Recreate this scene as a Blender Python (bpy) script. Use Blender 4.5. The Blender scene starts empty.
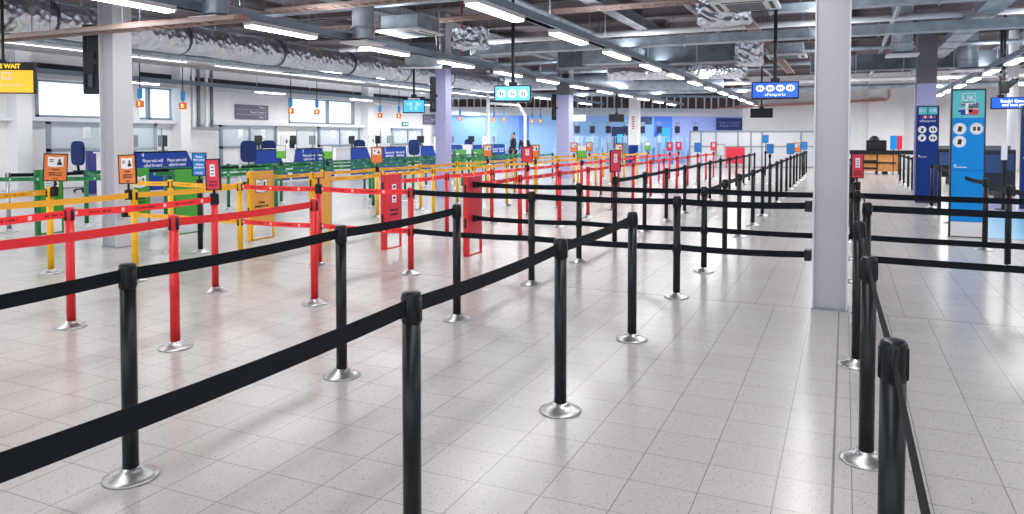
import bpy, bmesh, math, random
from mathutils import Vector, Matrix
random.seed(7)
S = bpy.context.scene
col = S.collection
PI = math.pi
# ------------------------------------------------------------------ camera numbers
H = 1.53; F = 740.0; HY = 137.0; TH = math.radians(1.8)
YAW = math.atan((845 - 512) / F)
CYP = HY + F * math.tan(TH)
_f0 = (-math.sin(YAW), math.cos(YAW)); _c, _s = math.cos(TH), math.sin(TH)
RV = Vector((math.cos(YAW), math.sin(YAW), 0))
FV = Vector((_f0[0] * _c, _f0[1] * _c, -_s))
UV = Vector((_f0[0] * _s, _f0[1] * _s, _c))
def ray(px, py): return FV + RV * ((px - 512) / F) + UV * ((CYP - py) / F)
def at(px, py, z=0.0):
    d = ray(px, py); t = (z - H) / d.z; return Vector((d.x * t, d.y * t, z))
def PZ(px, py, Z):
    d = ray(px, py); return Vector((d.x * Z, d.y * Z, H + d.z * Z))
def onX(px, py, X):
    d = ray(px, py); t = X / d.x; return Vector((X, d.y * t, H + d.z * t))

# ------------------------------------------------------------------ materials
MATS = {}
def lin(c):
    return tuple(((v / 255.) / 12.92 if v / 255. <= .04045 else ((v / 255. + .055) / 1.055) ** 2.4) for v in c) + (1,)
def mat(name, rgb, rough=.5, metal=0., bump=0., bscale=20., var=0., vscale=3., emit=0., alpha=1., spec=.5, coat=0., kind='noise'):
    if name in MATS: return MATS[name]
    m = bpy.data.materials.new(name); m.use_nodes = True
    nt = m.node_tree; b = nt.nodes['Principled BSDF']
    c = lin(rgb)
    b.inputs['Base Color'].default_value = c
    b.inputs['Roughness'].default_value = rough; b.inputs['Metallic'].default_value = metal
    b.inputs['Specular IOR Level'].default_value = spec
    b.inputs['Coat Weight'].default_value = coat
    tc = nt.nodes.new('ShaderNodeTexCoord')
    if var > 0:
        n = nt.nodes.new('ShaderNodeTexNoise'); n.inputs['Scale'].default_value = vscale; n.inputs['Detail'].default_value = 4
        nt.links.new(tc.outputs['Object'], n.inputs['Vector'])
        r = nt.nodes.new('ShaderNodeValToRGB')
        r.color_ramp.elements[0].position = .3; r.color_ramp.elements[1].position = .7
        r.color_ramp.elements[0].color = tuple(v * (1 - var) for v in c[:3]) + (1,)
        r.color_ramp.elements[1].color = tuple(min(1, v * (1 + var)) for v in c[:3]) + (1,)
        nt.links.new(n.outputs['Fac'], r.inputs['Fac']); nt.links.new(r.outputs['Color'], b.inputs['Base Color'])
    if bump > 0:
        if kind == 'foil':
            n = nt.nodes.new('ShaderNodeTexVoronoi'); n.feature = 'F1'; out = 'Distance'
        else:
            n = nt.nodes.new('ShaderNodeTexNoise'); n.inputs['Detail'].default_value = 5; out = 'Fac'
        n.inputs['Scale'].default_value = bscale
        nt.links.new(tc.outputs['Object'], n.inputs['Vector'])
        bp = nt.nodes.new('ShaderNodeBump'); bp.inputs['Strength'].default_value = bump; bp.inputs['Distance'].default_value = .05
        nt.links.new(n.outputs[out], bp.inputs['Height']); nt.links.new(bp.outputs['Normal'], b.inputs['Normal'])
    if emit > 0:
        b.inputs['Emission Color'].default_value = c; b.inputs['Emission Strength'].default_value = emit
    if alpha < 1:
        b.inputs['Alpha'].default_value = alpha
    MATS[name] = m; return m

def belt_mat(name, rgb, ink, white):
    m = mat(name, rgb, .55); nt = m.node_tree; b = nt.nodes['Principled BSDF']
    uv = nt.nodes.new('ShaderNodeUVMap'); sx = nt.nodes.new('ShaderNodeSeparateXYZ'); nt.links.new(uv.outputs[0], sx.inputs[0])
    def M(op, a, bb=None, cc=None):
        n = nt.nodes.new('ShaderNodeMath'); n.operation = op
        for i, v in enumerate((a, bb, cc)):
            if v is None: continue
            if isinstance(v, (int, float)): n.inputs[i].default_value = v
            else: nt.links.new(v, n.inputs[i])
        return n.outputs[0]
    fr = M('FRACT', M('MULTIPLY', sx.outputs[0], 2.2))
    vin = M('LESS_THAN', M('ABSOLUTE', M('SUBTRACT', sx.outputs[1], .5)), .27)
    vin2 = M('LESS_THAN', M('ABSOLUTE', M('SUBTRACT', sx.outputs[1], .5)), .14)
    w = M('MULTIPLY', M('LESS_THAN', fr, .07), vin)
    t = M('MULTIPLY', M('MULTIPLY', M('GREATER_THAN', fr, .3), M('LESS_THAN', fr, .82)), vin2)
    ns = nt.nodes.new('ShaderNodeTexWhiteNoise'); ns.noise_dimensions = '1D'
    nt.links.new(M('FLOOR', M('MULTIPLY', sx.outputs[0], 110)), ns.inputs['W'])
    t = M('MULTIPLY', t, M('GREATER_THAN', ns.outputs['Value'], .3))
    m1 = nt.nodes.new('ShaderNodeMix'); m1.data_type = 'RGBA'; m1.inputs[6].default_value = lin(rgb); m1.inputs[7].default_value = lin(ink)
    nt.links.new(t, m1.inputs[0])
    m2 = nt.nodes.new('ShaderNodeMix'); m2.data_type = 'RGBA'; m2.inputs[7].default_value = lin(white)
    nt.links.new(m1.outputs[2], m2.inputs[6]); nt.links.new(w, m2.inputs[0]); nt.links.new(m2.outputs[2], b.inputs['Base Color'])
    return m

BLACK = mat('post_black_paint', (12, 19, 28), .36, spec=.35)
BLACKP = mat('black_plastic', (14, 17, 22), .45, spec=.35)
RED = mat('red_paint', (222, 38, 44), .35)
YEL = mat('yellow_paint', (250, 188, 10), .38)
GRN = mat('green_paint', (22, 118, 62), .4)
STEEL = mat('brushed_steel', (186, 186, 188), .36, 1., var=.2, vscale=30)
B_BLACK = mat('belt_black', (13, 19, 28), .75, spec=.2, bump=.05, bscale=300)
B_RED = belt_mat('belt_red', (252, 44, 50), (150, 20, 26), (246, 200, 196))
B_YEL = belt_mat('belt_yellow', (252, 180, 40), (196, 132, 30), (252, 210, 120))
B_GRN = belt_mat('belt_green', (18, 122, 70), (8, 60, 34), (150, 205, 175))
B_YELP = mat('belt_yellow_plain', (253, 184, 46), .6)
B_REDP = mat('belt_red_plain', (255, 46, 52), .6)
GALV = mat('galvanised_steel', (160, 172, 184), .42, .45, var=.25, vscale=4)
GALVD = mat('dark_galvanised_steel', (104, 112, 122), .5, .4, var=.3, vscale=3)
TRUNK = mat('trunking_grey', (148, 166, 182), .45, .2, var=.1)
FOIL = mat('crinkled_foil', (222, 228, 238), .3, 1., bump=.9, bscale=9, kind='foil')
COPPER = mat('copper_cable', (196, 146, 132), .5, .1, var=.3, vscale=12)
WHITE = mat('white_paint', (238, 240, 244), .5)
WALLW = mat('wall_white', (240, 240, 243), .7, var=.03)
WALLG = mat('wall_light_grey', (226, 228, 234), .6, var=.03)
GREYF = mat('grey_frame', (140, 150, 162), .4, .4)
BLUEP = mat('desk_blue', (14, 62, 156), .5, spec=.3)
NAVY = mat('totem_navy', (6, 48, 128), .45, spec=.25)
SKYB = mat('totem_sky_blue', (0, 142, 230), .45, spec=.25)
TEAL = mat('totem_teal', (92, 200, 212), .45)
CHAIRB = mat('chair_blue', (16, 44, 104), .8, bump=.1, bscale=120)
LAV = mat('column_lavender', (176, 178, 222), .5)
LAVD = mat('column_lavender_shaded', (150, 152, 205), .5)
COLT = mat('column_top_grey', (120, 116, 124), .6)
COLG = mat('column_grey', (174, 173, 180), .45, .1, var=.03)
COLE = mat('column_flange', (205, 206, 212), .45)
ORANGE = mat('sign_orange', (240, 134, 60), .5)
WOOD = mat('orange_wood', (214, 146, 84), .5, var=.15, vscale=6)
GLASS = mat('glass_clear', (206, 226, 232), .05, alpha=.22)
DARKROOF = mat('roof_deck', (84, 74, 80), .85, var=.25, vscale=1.5)
INK = mat('dark_ink', (40, 36, 40), .6)
WINK = mat('white_print', (240, 243, 248), .5)
PURP = mat('sign_slate', (104, 100, 124), .5)
LAMP = mat('lamp_diffuser', (244, 248, 255), .4, emit=9.)
SCRT = mat('screen_teal', (96, 206, 226), .3, emit=.75)
SCRB = mat('screen_blue', (8, 84, 214), .3, emit=.8)
SCRC = mat('screen_cyan', (60, 180, 236), .3, emit=.8)

# ------------------------------------------------------------------ mesh builder
class MB:
    def __init__(s): s.v = []; s.f = []; s.m = []; s.uv = {}
    def face(s, idx, mi=0): s.f.append(tuple(idx)); s.m.append(mi)
    def box(s, x0, x1, y0, y1, z0, z1, mi=0):
        b = len(s.v)
        s.v += [(x, y, z) for z in (z0, z1) for (x, y) in ((x0, y0), (x1, y0), (x1, y1), (x0, y1))]
        for q in ((3, 2, 1, 0), (4, 5, 6, 7), (0, 1, 5, 4), (1, 2, 6, 5), (2, 3, 7, 6), (3, 0, 4, 7)):
            s.face([b + i for i in q], mi)
        return s
    def bar(s, p, q, w, h, mi=0):
        p = Vector(p); q = Vector(q); d = (q - p).normalized()
        up = Vector((0, 0, 1)) if abs(d.z) < .95 else Vector((0, 1, 0))
        r = d.cross(up).normalized(); u = r.cross(d).normalized(); b = len(s.v)
        for e in (p, q):
            for (a, c) in ((-1, -1), (1, -1), (1, 1), (-1, 1)): s.v.append(tuple(e + r * a * w / 2 + u * c * h / 2))
        for k in ((0, 1, 2, 3), (7, 6, 5, 4), (0, 4, 5, 1), (1, 5, 6, 2), (2, 6, 7, 3), (3, 7, 4, 0)): s.face([b + i for i in k], mi)
        return s
    def tube(s, pts, r, n=12, mi=0, rs=None):
        pts = [Vector(p) for p in pts]; b = len(s.v)
        for i, p in enumerate(pts):
            d = (pts[min(i + 1, len(pts) - 1)] - pts[max(i - 1, 0)]).normalized()
            up = Vector((0, 0, 1)) if abs(d.z) < .9 else Vector((1, 0, 0))
            a = d.cross(up).normalized(); c = a.cross(d)
            rr = rs[i] if rs else r
            for k in range(n):
                t = 2 * PI * k / n; s.v.append(tuple(p + (a * math.cos(t) + c * math.sin(t)) * rr))
        for i in range(len(pts) - 1):
            for k in range(n):
                s.face([b + i * n + k, b + i * n + (k + 1) % n, b + (i + 1) * n + (k + 1) % n, b + (i + 1) * n + k], mi)
        s.face([b + k for k in range(n)][::-1], mi); s.face([b + (len(pts) - 1) * n + k for k in range(n)], mi)
        return s
    def lathe(s, prof, n=24, c=(0, 0), mi=0):
        b = len(s.v)
        for (r, z) in prof:
            for k in range(n):
                t = 2 * PI * k / n; s.v.append((c[0] + r * math.cos(t), c[1] + r * math.sin(t), z))
        for i in range(len(prof) - 1):
            for k in range(n):
                s.face([b + i * n + k, b + i * n + (k + 1) % n, b + (i + 1) * n + (k + 1) % n, b + (i + 1) * n + k], mi)
        s.face([b + k for k in range(n)][::-1], mi); s.face([b + (len(prof) - 1) * n + k for k in range(n)], mi)
        return s
    def prism(s, poly, axis, a, bb, mi=0):
        # poly in the other two axes; extruded along axis from a to bb
        def mk(u, v, w): return {'x': (w, u, v), 'y': (u, w, v), 'z': (u, v, w)}[axis]
        b = len(s.v); n = len(poly)
        for w in (a, bb):
            for (u, v) in poly: s.v.append(mk(u, v, w))
        s.face([b + i for i in range(n)][::-1], mi); s.face([b + n + i for i in range(n)], mi)
        for i in range(n): s.face([b + i, b + (i + 1) % n, b + n + (i + 1) % n, b + n + i], mi)
        return s
    def build(s, name, mats, parent=None, loc=None, smooth=False, bevel=0):
        me = bpy.data.meshes.new(name); me.from_pydata(s.v, [], s.f)
        if not isinstance(mats, (list, tuple)): mats = [mats]
        for m in mats: me.materials.append(m)
        for i, p in enumerate(me.polygons): p.material_index = s.m[i]; p.use_smooth = smooth
        bm = bmesh.new(); bm.from_mesh(me); bmesh.ops.recalc_face_normals(bm, faces=bm.faces)
        bm.to_mesh(me); bm.free()
        o = bpy.data.objects.new(name, me); col.objects.link(o)
        if parent: o.parent = parent
        if loc is not None: o.location = loc
        if smooth:
            md = o.modifiers.new('wn', 'EDGE_SPLIT'); md.split_angle = math.radians(40)
        if bevel:
            md = o.modifiers.new('bv', 'BEVEL'); md.width = bevel; md.segments = 2; md.limit_method = 'ANGLE'
        return o
def wrap(name, mesh_obj_data, parent=None):
    o = bpy.data.objects.new(name, mesh_obj_data); col.objects.link(o)
    if parent: o.parent = parent
    return o
def tag(o, label=None, cat=None, group=None, kind=None):
    if label: o['label'] = label
    if cat: o['category'] = cat
    if group: o['group'] = group
    if kind: o['kind'] = kind
    return o
def empty(name, loc, label, cat, group=None, rz=0):
    o = bpy.data.objects.new(name, None); col.objects.link(o); o.empty_display_size = .1
    o.location = loc; o.rotation_euler = (0, 0, rz)
    return tag(o, label, cat, group)
def struct(mb, name, m, **k): return tag(mb.build(name, m, **k), kind='structure')
def text(body, size, m, parent, mtx, align='CENTER', name='lettering', bold=.0, ext=.001, sx=1.):
    cu = bpy.data.curves.new('t', 'FONT'); cu.body = body; cu.size = size; cu.align_x = align; cu.align_y = 'CENTER'
    cu.extrude = ext; cu.offset = bold; cu.resolution_u = 2; cu.space_line = .95
    t = bpy.data.objects.new('t', cu); col.objects.link(t)
    me = bpy.data.meshes.new_from_object(t.evaluated_get(bpy.context.evaluated_depsgraph_get()))
    bpy.data.objects.remove(t); bpy.data.curves.remove(cu)
    me.materials.clear(); me.materials.append(m)
    if sx != 1.:
        for v in me.vertices: v.co.x *= sx
    o = bpy.data.objects.new(name, me); col.objects.link(o); o.parent = parent; o.matrix_local = mtx
    return o
# frames for things that face a direction: text plane local X-right, Z-up on the face at distance d
def face_y(x, d, z): return Matrix.Translation((x, d, z)) @ Matrix.Rotation(PI / 2, 4, 'X')          # faces -Y
def face_x(d, y, z): return Matrix.Translation((d, y, z)) @ Matrix.Rotation(PI / 2, 4, 'Z') @ Matrix.Rotation(PI / 2, 4, 'X')  # faces +X, reads towards +Y
def disc(mb, x, z, rx, rz, y0, y1, n=20, mi=0):
    mb.prism([(x + rx * math.cos(2 * PI * k / n), z + rz * math.sin(2 * PI * k / n)) for k in range(n)], 'y', y0, y1, mi)

ORD = ['', 'first', 'second', 'third', 'fourth', 'fifth', 'sixth', 'seventh', 'eighth', 'ninth', 'tenth', 'eleventh', 'twelfth',
       'thirteenth', 'fourteenth', 'fifteenth', 'sixteenth', 'seventeenth', 'eighteenth', 'nineteenth', 'twentieth']

# ================================================================== SETTING
YC = 7.07
def floor_mat():
    m = bpy.data.materials.new('terrazzo_tiles'); m.use_nodes = True; nt = m.node_tree; b = nt.nodes['Principled BSDF']
    tc = nt.nodes.new('ShaderNodeTexCoord'); sx = nt.nodes.new('ShaderNodeSeparateXYZ'); nt.links.new(tc.outputs['Object'], sx.inputs[0])
    def M(op, a, bb=None):
        n = nt.nodes.new('ShaderNodeMath'); n.operation = op
        for i, v in enumerate((a, bb)):
            if v is None: continue
            if isinstance(v, (int, float)): n.inputs[i].default_value = v
            else: nt.links.new(v, n.inputs[i])
        return n.outputs[0]
    far = M('GREATER_THAN', sx.outputs[1], YC)
    X = M('ADD', M('ADD', sx.outputs[0], .35 + 60), M('MULTIPLY', far, .17)); Y = M('ADD', sx.outputs[1], -.06 + 60)
    T = .3035
    fx = M('FRACT', M('DIVIDE', X, T)); fy = M('FRACT', M('DIVIDE', Y, T))
    ex = M('MINIMUM', fx, M('SUBTRACT', 1., fx)); ey = M('MINIMUM', fy, M('SUBTRACT', 1., fy))
    gx = M('LESS_THAN', ex, .0075); gy = M('LESS_THAN', ey, .0085)
    j1 = M('MULTIPLY', M('LESS_THAN', M('ABSOLUTE', M('ADD', sx.outputs[0], .03)), .006), M('LESS_THAN', sx.outputs[1], YC))
    j2 = M('LESS_THAN', M('ABSOLUTE', M('SUBTRACT', sx.outputs[1], YC)), .007)
    wn = nt.nodes.new('ShaderNodeTexWhiteNoise'); wn.noise_dimensions = '2D'
    cb = nt.nodes.new('ShaderNodeCombineXYZ'); nt.links.new(M('FLOOR', M('DIVIDE', X, T)), cb.inputs[0]); nt.links.new(M('FLOOR', M('DIVIDE', Y, T)), cb.inputs[1])
    nt.links.new(cb.outputs[0], wn.inputs['Vector'])
    # base tone per tile plus broad stains
    no = nt.nodes.new('ShaderNodeTexNoise'); no.inputs['Scale'].default_value = .9; no.inputs['Detail'].default_value = 3; nt.links.new(tc.outputs['Object'], no.inputs['Vector'])
    val = M('ADD', M('ADD', .93, M('MULTIPLY', wn.outputs['Value'], .05)), M('MULTIPLY', M('SUBTRACT', no.outputs['Fac'], .5), .12))
    # speckles
    def speck(scale, th, keep):
        v = nt.nodes.new('ShaderNodeTexVoronoi'); v.inputs['Scale'].default_value = scale; nt.links.new(tc.outputs['Object'], v.inputs['Vector'])
        c = nt.nodes.new('ShaderNodeSeparateColor'); nt.links.new(v.outputs['Color'], c.inputs[0])
        return M('MULTIPLY', M('LESS_THAN', v.outputs['Distance'], th), M('LESS_THAN', c.outputs[0], keep))
    s1 = speck(75, .30, .22); s2 = speck(130, .33, .3)
    dark = M('MAXIMUM', M('MULTIPLY', s1, .42), M('MULTIPLY', s2, .22))
    grout = M('MAXIMUM', M('MULTIPLY', gx, .55), M('MULTIPLY', gy, .42)); grout = M('MAXIMUM', grout, M('MULTIPLY', M('MAXIMUM', j1, j2), .6))
    k = M('MULTIPLY', val, M('SUBTRACT', 1., M('MAXIMUM', dark, grout)))
    mx = nt.nodes.new('ShaderNodeMix'); mx.data_type = 'RGBA'; mx.blend_type = 'MULTIPLY'; mx.inputs[0].default_value = 1.
    mx.inputs[6].default_value = lin((192, 189, 188))
    cc = nt.nodes.new('ShaderNodeCombineColor')
    for i in range(3): nt.links.new(k, cc.inputs[i])
    nt.links.new(cc.outputs[0], mx.inputs[7]); nt.links.new(mx.outputs[2], b.inputs['Base Color'])
    nr = nt.nodes.new('ShaderNodeTexNoise'); nr.inputs['Scale'].default_value = 1.3; nt.links.new(tc.outputs['Object'], nr.inputs['Vector'])
    nt.links.new(M('ADD', .17, M('MULTIPLY', nr.outputs['Fac'], .14)), b.inputs['Roughness'])
    b.inputs['Specular IOR Level'].default_value = .42
    return m
struct(MB().box(-23, 9.3, -7, 50, -.1, 0), 'floor', floor_mat())
struct(MB().box(-23, 9.3, -7, 50, 4.75, 4.9), 'ceiling', DARKROOF)

# far blue wall, slightly oblique
PA = PZ(450, 100, 43.0); PB = PZ(752, 100, 46.6)
PA = Vector((PA.x, PA.y, 0)); PB = Vector((PB.x, PB.y, 0))
WD = (PB - PA).normalized(); WN = Vector((WD.y, -WD.x, 0)); WN = WN if WN.y < 0 else -WN
def wpt(px, z=0, off=0):     # point on the far wall line seen at column px
    d = ray(px, HY); d = Vector((d.x, d.y, 0)); n = WN
    t = (PA + WN * off).dot(n) / d.dot(n); p = d * t; p.z = z; return p
def wallseg(name, px0, px1, z0, z1, m, off=0, th=.1):
    a = wpt(px0, 0, off); b = wpt(px1, 0, off)
    mb = MB(); mid0 = a.copy(); mid0.z = (z0 + z1) / 2; mid1 = b.copy(); mid1.z = mid0.z
    mb.bar(mid0 - WN * th / 2, mid1 - WN * th / 2, th, z1 - z0)
    return struct(mb, name, m)
BL1 = mat('wall_slate_blue', (128, 172, 238), .6); BL2 = mat('wall_sky_blue', (160, 208, 255), .6)
BL3 = mat('wall_lavender_blue', (166, 184, 252), .6); BL4 = mat('wall_strong_blue', (84, 140, 246), .6)
wallseg('wall_back_slate', 440, 519, 0, 2.95, BL1)
wallseg('wall_back_blue_strip', 519, 529, 0, 2.95, BL4)
wallseg('wall_back_sky', 529, 654, 0, 2.95, BL2)
wallseg('wall_back_blue_band', 654, 672, 0, 2.95, BL4)
wallseg('wall_back_lavender', 672, 800, 0, 2.95, BL3)
wallseg('wall_back_bulkhead', 436, 800, 2.80, 3.28, WALLG, off=.25, th=.3)
wallseg('wall_back_upper', 430, 800, 3.2, 4.8, mat('upper_void', (104, 88, 82), .9), off=-.4)
for i in range(46):
    px = 437 + i * 7.4 + random.uniform(-1.2, 1.2)
    wallseg('trim_stud_%d' % (i + 1), px, px + 1.1, 3.28, 3.98, WALLG, off=.12, th=.06)
wallseg('trim_upper_rail', 436, 800, 3.96, 4.1, GALV, off=.2, th=.12)
# white wall behind the right half
RW = 41.0
struct(MB().box(-5.0, 9.3, RW, RW + .2, 0, 4.75), 'wall_back_right', WALLW)
struct(MB().box(1.05, 2.6, RW - .35, RW, 0, 4.75), 'wall_pilaster', WALLW)
struct(MB().box(9.1, 9.3, -7, RW, 0, 4.75), 'wall_right', WALLW)
# left wall with window openings
LX = -22.0
mb = MB()
for (y0, y1, z0, z1) in ((-7, 50, 0, 2.13), (-7, 50, 3.25, 4.75), (-7, 14.3, 2.13, 3.25), (19.3, 25.3, 2.13, 3.25), (30.0, 50, 2.13, 3.25)):
    mb.box(LX - .25, LX, y0, y1, z0, z1)
struct(mb, 'wall_left', WALLW)
struct(MB().box(LX, LX + .02, -7, 50, 3.42, 3.75), 'trim_dark_band', mat('dark_band', (44, 46, 54), .7))
struct(MB().box(LX, LX + .35, -7, 50, 3.25, 3.42).box(LX, LX + .3, 12, 31, 2.0, 2.12), 'trim_sill_beam', WALLG)
PANE = mat('daylight_glow_pane', (226, 240, 250), .3, emit=1.0)  # panes emit light themselves, standing in for daylight outside
for i, (y0, y1, mull) in enumerate(((14.3, 19.3, (18.25,)), (25.3, 30.0, (28.0,)))):
    o = struct(MB().box(LX - .16, LX - .14, y0, y1, 2.13, 3.25), 'window_%d' % (i + 1), PANE)
    f = MB().box(LX - .12, LX + .02, y0, y1, 2.13, 2.2).box(LX - .12, LX + .02, y0, y1, 3.2, 3.25).box(LX - .12, LX + .02, y0, y0 + .1, 2.13, 3.25).box(LX - .12, LX + .02, y1 - .1, y1, 2.13, 3.25)
    for y in mull: f.box(LX - .12, LX + .02, y - .05, y + .05, 2.13, 3.25)
    f.build('window_frame', GREYF, o)
for i, px in enumerate((26, 145, 187, 372)):
    p = onX(px, 137, LX + .5)
    w_ = .12 if i == 1 else .22
    struct(MB().box(LX, LX + (.12 if i == 1 else .45), p.y - w_, p.y + w_, 0, 4.7), 'trim_pilaster_%d' % (i + 1), WHITE)
for i, px in enumerate((194, 199, 207, 212)):
    p = onX(px, 137, LX + .4)
    struct(MB().tube([(LX + .4, p.y, 1.9), (LX + .4, p.y, 4.2)], .06, 10), 'trim_pipe_%d' % (i + 1), GALVD if i % 2 else WHITE, smooth=True)
# roof purlins and deck ribs (structure)
for i, y in enumerate([2, 5.2, 8.4, 11.6, 14.8, 18, 21.2, 24.4, 27.6, 30.8, 34, 37.2]):
    struct(MB().box(-22, 9.2, y - .06, y + .06, 4.42, 4.75).box(-22, 9.2, y - .12, y + .12, 4.42, 4.45), 'trim_purlin_%d' % (i + 1), mat('purlin_brown', (112, 102, 108), .7))
for i, x in enumerate([-17, -12.5, -9.2, -4.6, -.1, 4.5]):
    struct(MB().box(x - .08, x + .08, 0, 40, 4.2, 4.45).box(x - .14, x + .14, 0, 40, 4.18, 4.21), 'trim_roof_beam_%d' % (i + 1), mat('roof_beam', (122, 124, 132), .6))

# ---------------------------------------------------------------- columns
def h_column(x, y, h, label):
    t = empty('steel_column', (x, y, 0), label, 'column')
    w = .145; mb = MB()
    MB().box(-w + .012, w - .012, -w + .045, w - .045, 0, h).build('web_casing', COLG, t)
    MB().box(-w, -w + .014, -w, w, 0, h).build('flange', COLE, t); MB().box(w - .014, w, -w, w, 0, h).build('flange', COLE, t)
    MB().box(-w - .01, w + .01, -w - .01, w + .01, 0, .012).build('base_seal', GREYF, t)
    return t
h_column(-.108, 7.2, 4.5, 'pale grey steel column rising beside the black barriers, largest in the hall')
h_column(-9.26, 7.15, 4.5, 'pale grey steel column behind the orange signs at left')
def box_column(x, y, w, zt, label, wy=None):
    t = empty('painted_column', (x, y, 0), label, 'column'); wy = wy or w
    MB().box(-w / 2, w / 2, -wy / 2, wy / 2, 0, zt).build('lower_shaft', LAV, t)
    MB().box(-w / 2, w / 2, -wy / 2, wy / 2, zt, 4.6).build('upper_shaft', COLT, t)
    MB().box(-w / 2 - .03, -w / 2 - .002, -wy / 2 + .1, wy / 2 - .1, 0, zt).build('painted_shade_side', LAVD, t)  # thin skin in darker lavender paints the shaded side of the column
    return t
box_column(-9.2, 16.25, .29, 3.24, 'lavender painted column rising between the blue and green check-in desks')
box_column(-9.5, 25.9, .48, 3.08, 'lavender painted column farther back, left of the e-gates')
box_column(1.78, 20.6, .42, 2.82, 'lavender column standing behind the navy totem')
# white pillar with red lettering, near e-gates
p = PZ(633.5, 150, 40)
t = empty('white_pillar', (p.x, p.y, 0), 'white pillar with faint red print and a blue foot, before the e-gates', 'pillar', rz=YAW)
MB().box(-.24, .2, -.2, .2, 1.1, 4.5).build('shaft', WHITE, t)
MB().box(-.25, .21, -.21, .21, 0, 1.1).build('blue_foot', NAVY, t)
MB().tube([(.26, -.22, 1.1), (.26, -.22, 4.4)], .07, 10).build('white_pipe', mat('bright_white', (245, 247, 250), .4), t, smooth=True)
pmk = MB()
for q in range(6): pmk.box(-.13, .0 + .03 * (q % 2), -.204, -.2, 1.95 + q * .12, 2.03 + q * .12)
pmk.build('red_print', mat('red_print', (224, 110, 110), .5), t)
# arch rail of white tube
a = PZ(488, 150, 31); b = PZ(525, 150, 31)
struct(MB().tube([(a.x, a.y, 0), (a.x, a.y, 4.3)], .07, 10), 'trim_white_pole', WHITE, smooth=True)
struct(MB().tube([(a.x, a.y, 2.95), (PZ(519, 150, 31).x, PZ(519, 150, 31).y, 2.85), (b.x, b.y, 2.4), (b.x, b.y, 0)], .06, 10), 'trim_bent_pole', WHITE, smooth=True)

# ================================================================== BELT POSTS
PH = .968
COLS = {'black': (BLACK, BLACKP, B_BLACK), 'red': (RED, BLACKP, B_RED), 'yellow': (YEL, BLACKP, B_YEL), 'green': (GRN, BLACKP, B_GRN), 'steel': (STEEL, BLACKP, B_BLACK)}
bm_ = MB().lathe([(.117, 0), (.119, .004), (.117, .009), (.095, .017), (.065, .033), (.05, .042), (.046, .05)], 32)
_base = bm_.build('base', STEEL, smooth=True); BASE_ME = _base.data; bpy.data.objects.remove(_base)
POLE_ME, HEAD_ME, LOW_ME = {}, {}, {}
for c, (pm, hm, _) in COLS.items():
    o = MB().lathe([(.034, .04), (.034, PH - .11)], 20).build('pole', pm, smooth=True); POLE_ME[c] = o.data; bpy.data.objects.remove(o)
    def head(z0, z1):
        mb = MB().lathe([(.034, z0 - .004), (.0358, z0), (.0358, z1 - .012), (.034, z1 - .004), (.028, z1)], 20)
        for (dx, dy) in ((1, 0), (-1, 0), (0, 1), (0, -1)):
            cx, cy = dx * .0335, dy * .0335; a, b = (.005, .012) if dx else (.012, .005)
            mb.box(cx - a, cx + a, cy - b, cy + b, z0 + .004, z1 - .02, 1)
        return mb
    o = head(PH - .11, PH).build('head', [pm, hm], smooth=True); HEAD_ME[c] = o.data; bpy.data.objects.remove(o)
    o = head(.425, .53).build('lower_cassette', [pm, hm], smooth=True); LOW_ME[c] = o.data; bpy.data.objects.remove(o)
def belt(parent, x0, y0, x1, y1, z, m, sag=.012, name='belt', r0=.04, r1=.04, z1=None, w=.058):
    # endpoints in world coordinates, built local to the parent's location
    P0 = Vector((x0, y0, z)); P1 = Vector((x1, y1, z if z1 is None else z1)); d = (P1 - P0); L = d.length; d.normalize()
    P0 = P0 + d * r0; P1 = P1 - d * r1; o = parent.location
    n = 8; th = .0015; side = Vector((-d.y, d.x, 0)) * th
    me = bpy.data.meshes.new(name); v = []; f = []
    for i in range(n + 1):
        t = i / n; p = P0.lerp(P1, t) - o; p.z -= 4 * sag * t * (1 - t)
        for sg in (-1, 1):
            for zz in (-w / 2, w / 2): v.append(tuple(p + side * sg + Vector((0, 0, zz))))
    for i in range(n):
        a = i * 4; b = a + 4
        f += [(a, b, b + 1, a + 1), (a + 2, a + 3, b + 3, b + 2), (a + 1, b + 1, b + 3, a + 3), (a, a + 2, b + 2, b)]
    f += [(0, 1, 3, 2), (n * 4, n * 4 + 2, n * 4 + 3, n * 4 + 1)]
    me.from_pydata(v, [], f); me.materials.append(m)
    uv = me.uv_layers.new(name='UVMap')
    for poly in me.polygons:
        for li in poly.loop_indices:
            vi = me.loops[li].vertex_index; uv.data[li].uv = ((vi // 4) / n * L, float(vi % 2))
    b = bpy.data.objects.new(name, me); col.objects.link(b); b.parent = parent; return b
POSTS = []
def post(x, y, c, label, group, low=False, rz=None):
    t = empty('belt_post', (x, y, 0), label, 'barrier post', group)
    wrap('base', BASE_ME, t); wrap('pole', POLE_ME[c], t)
    wrap('head', HEAD_ME[c], t)
    if low: wrap('lower_cassette', LOW_ME[c], t)
    POSTS.append((x, y, c, t)); return t
ZB = .915; ZL = .478
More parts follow.
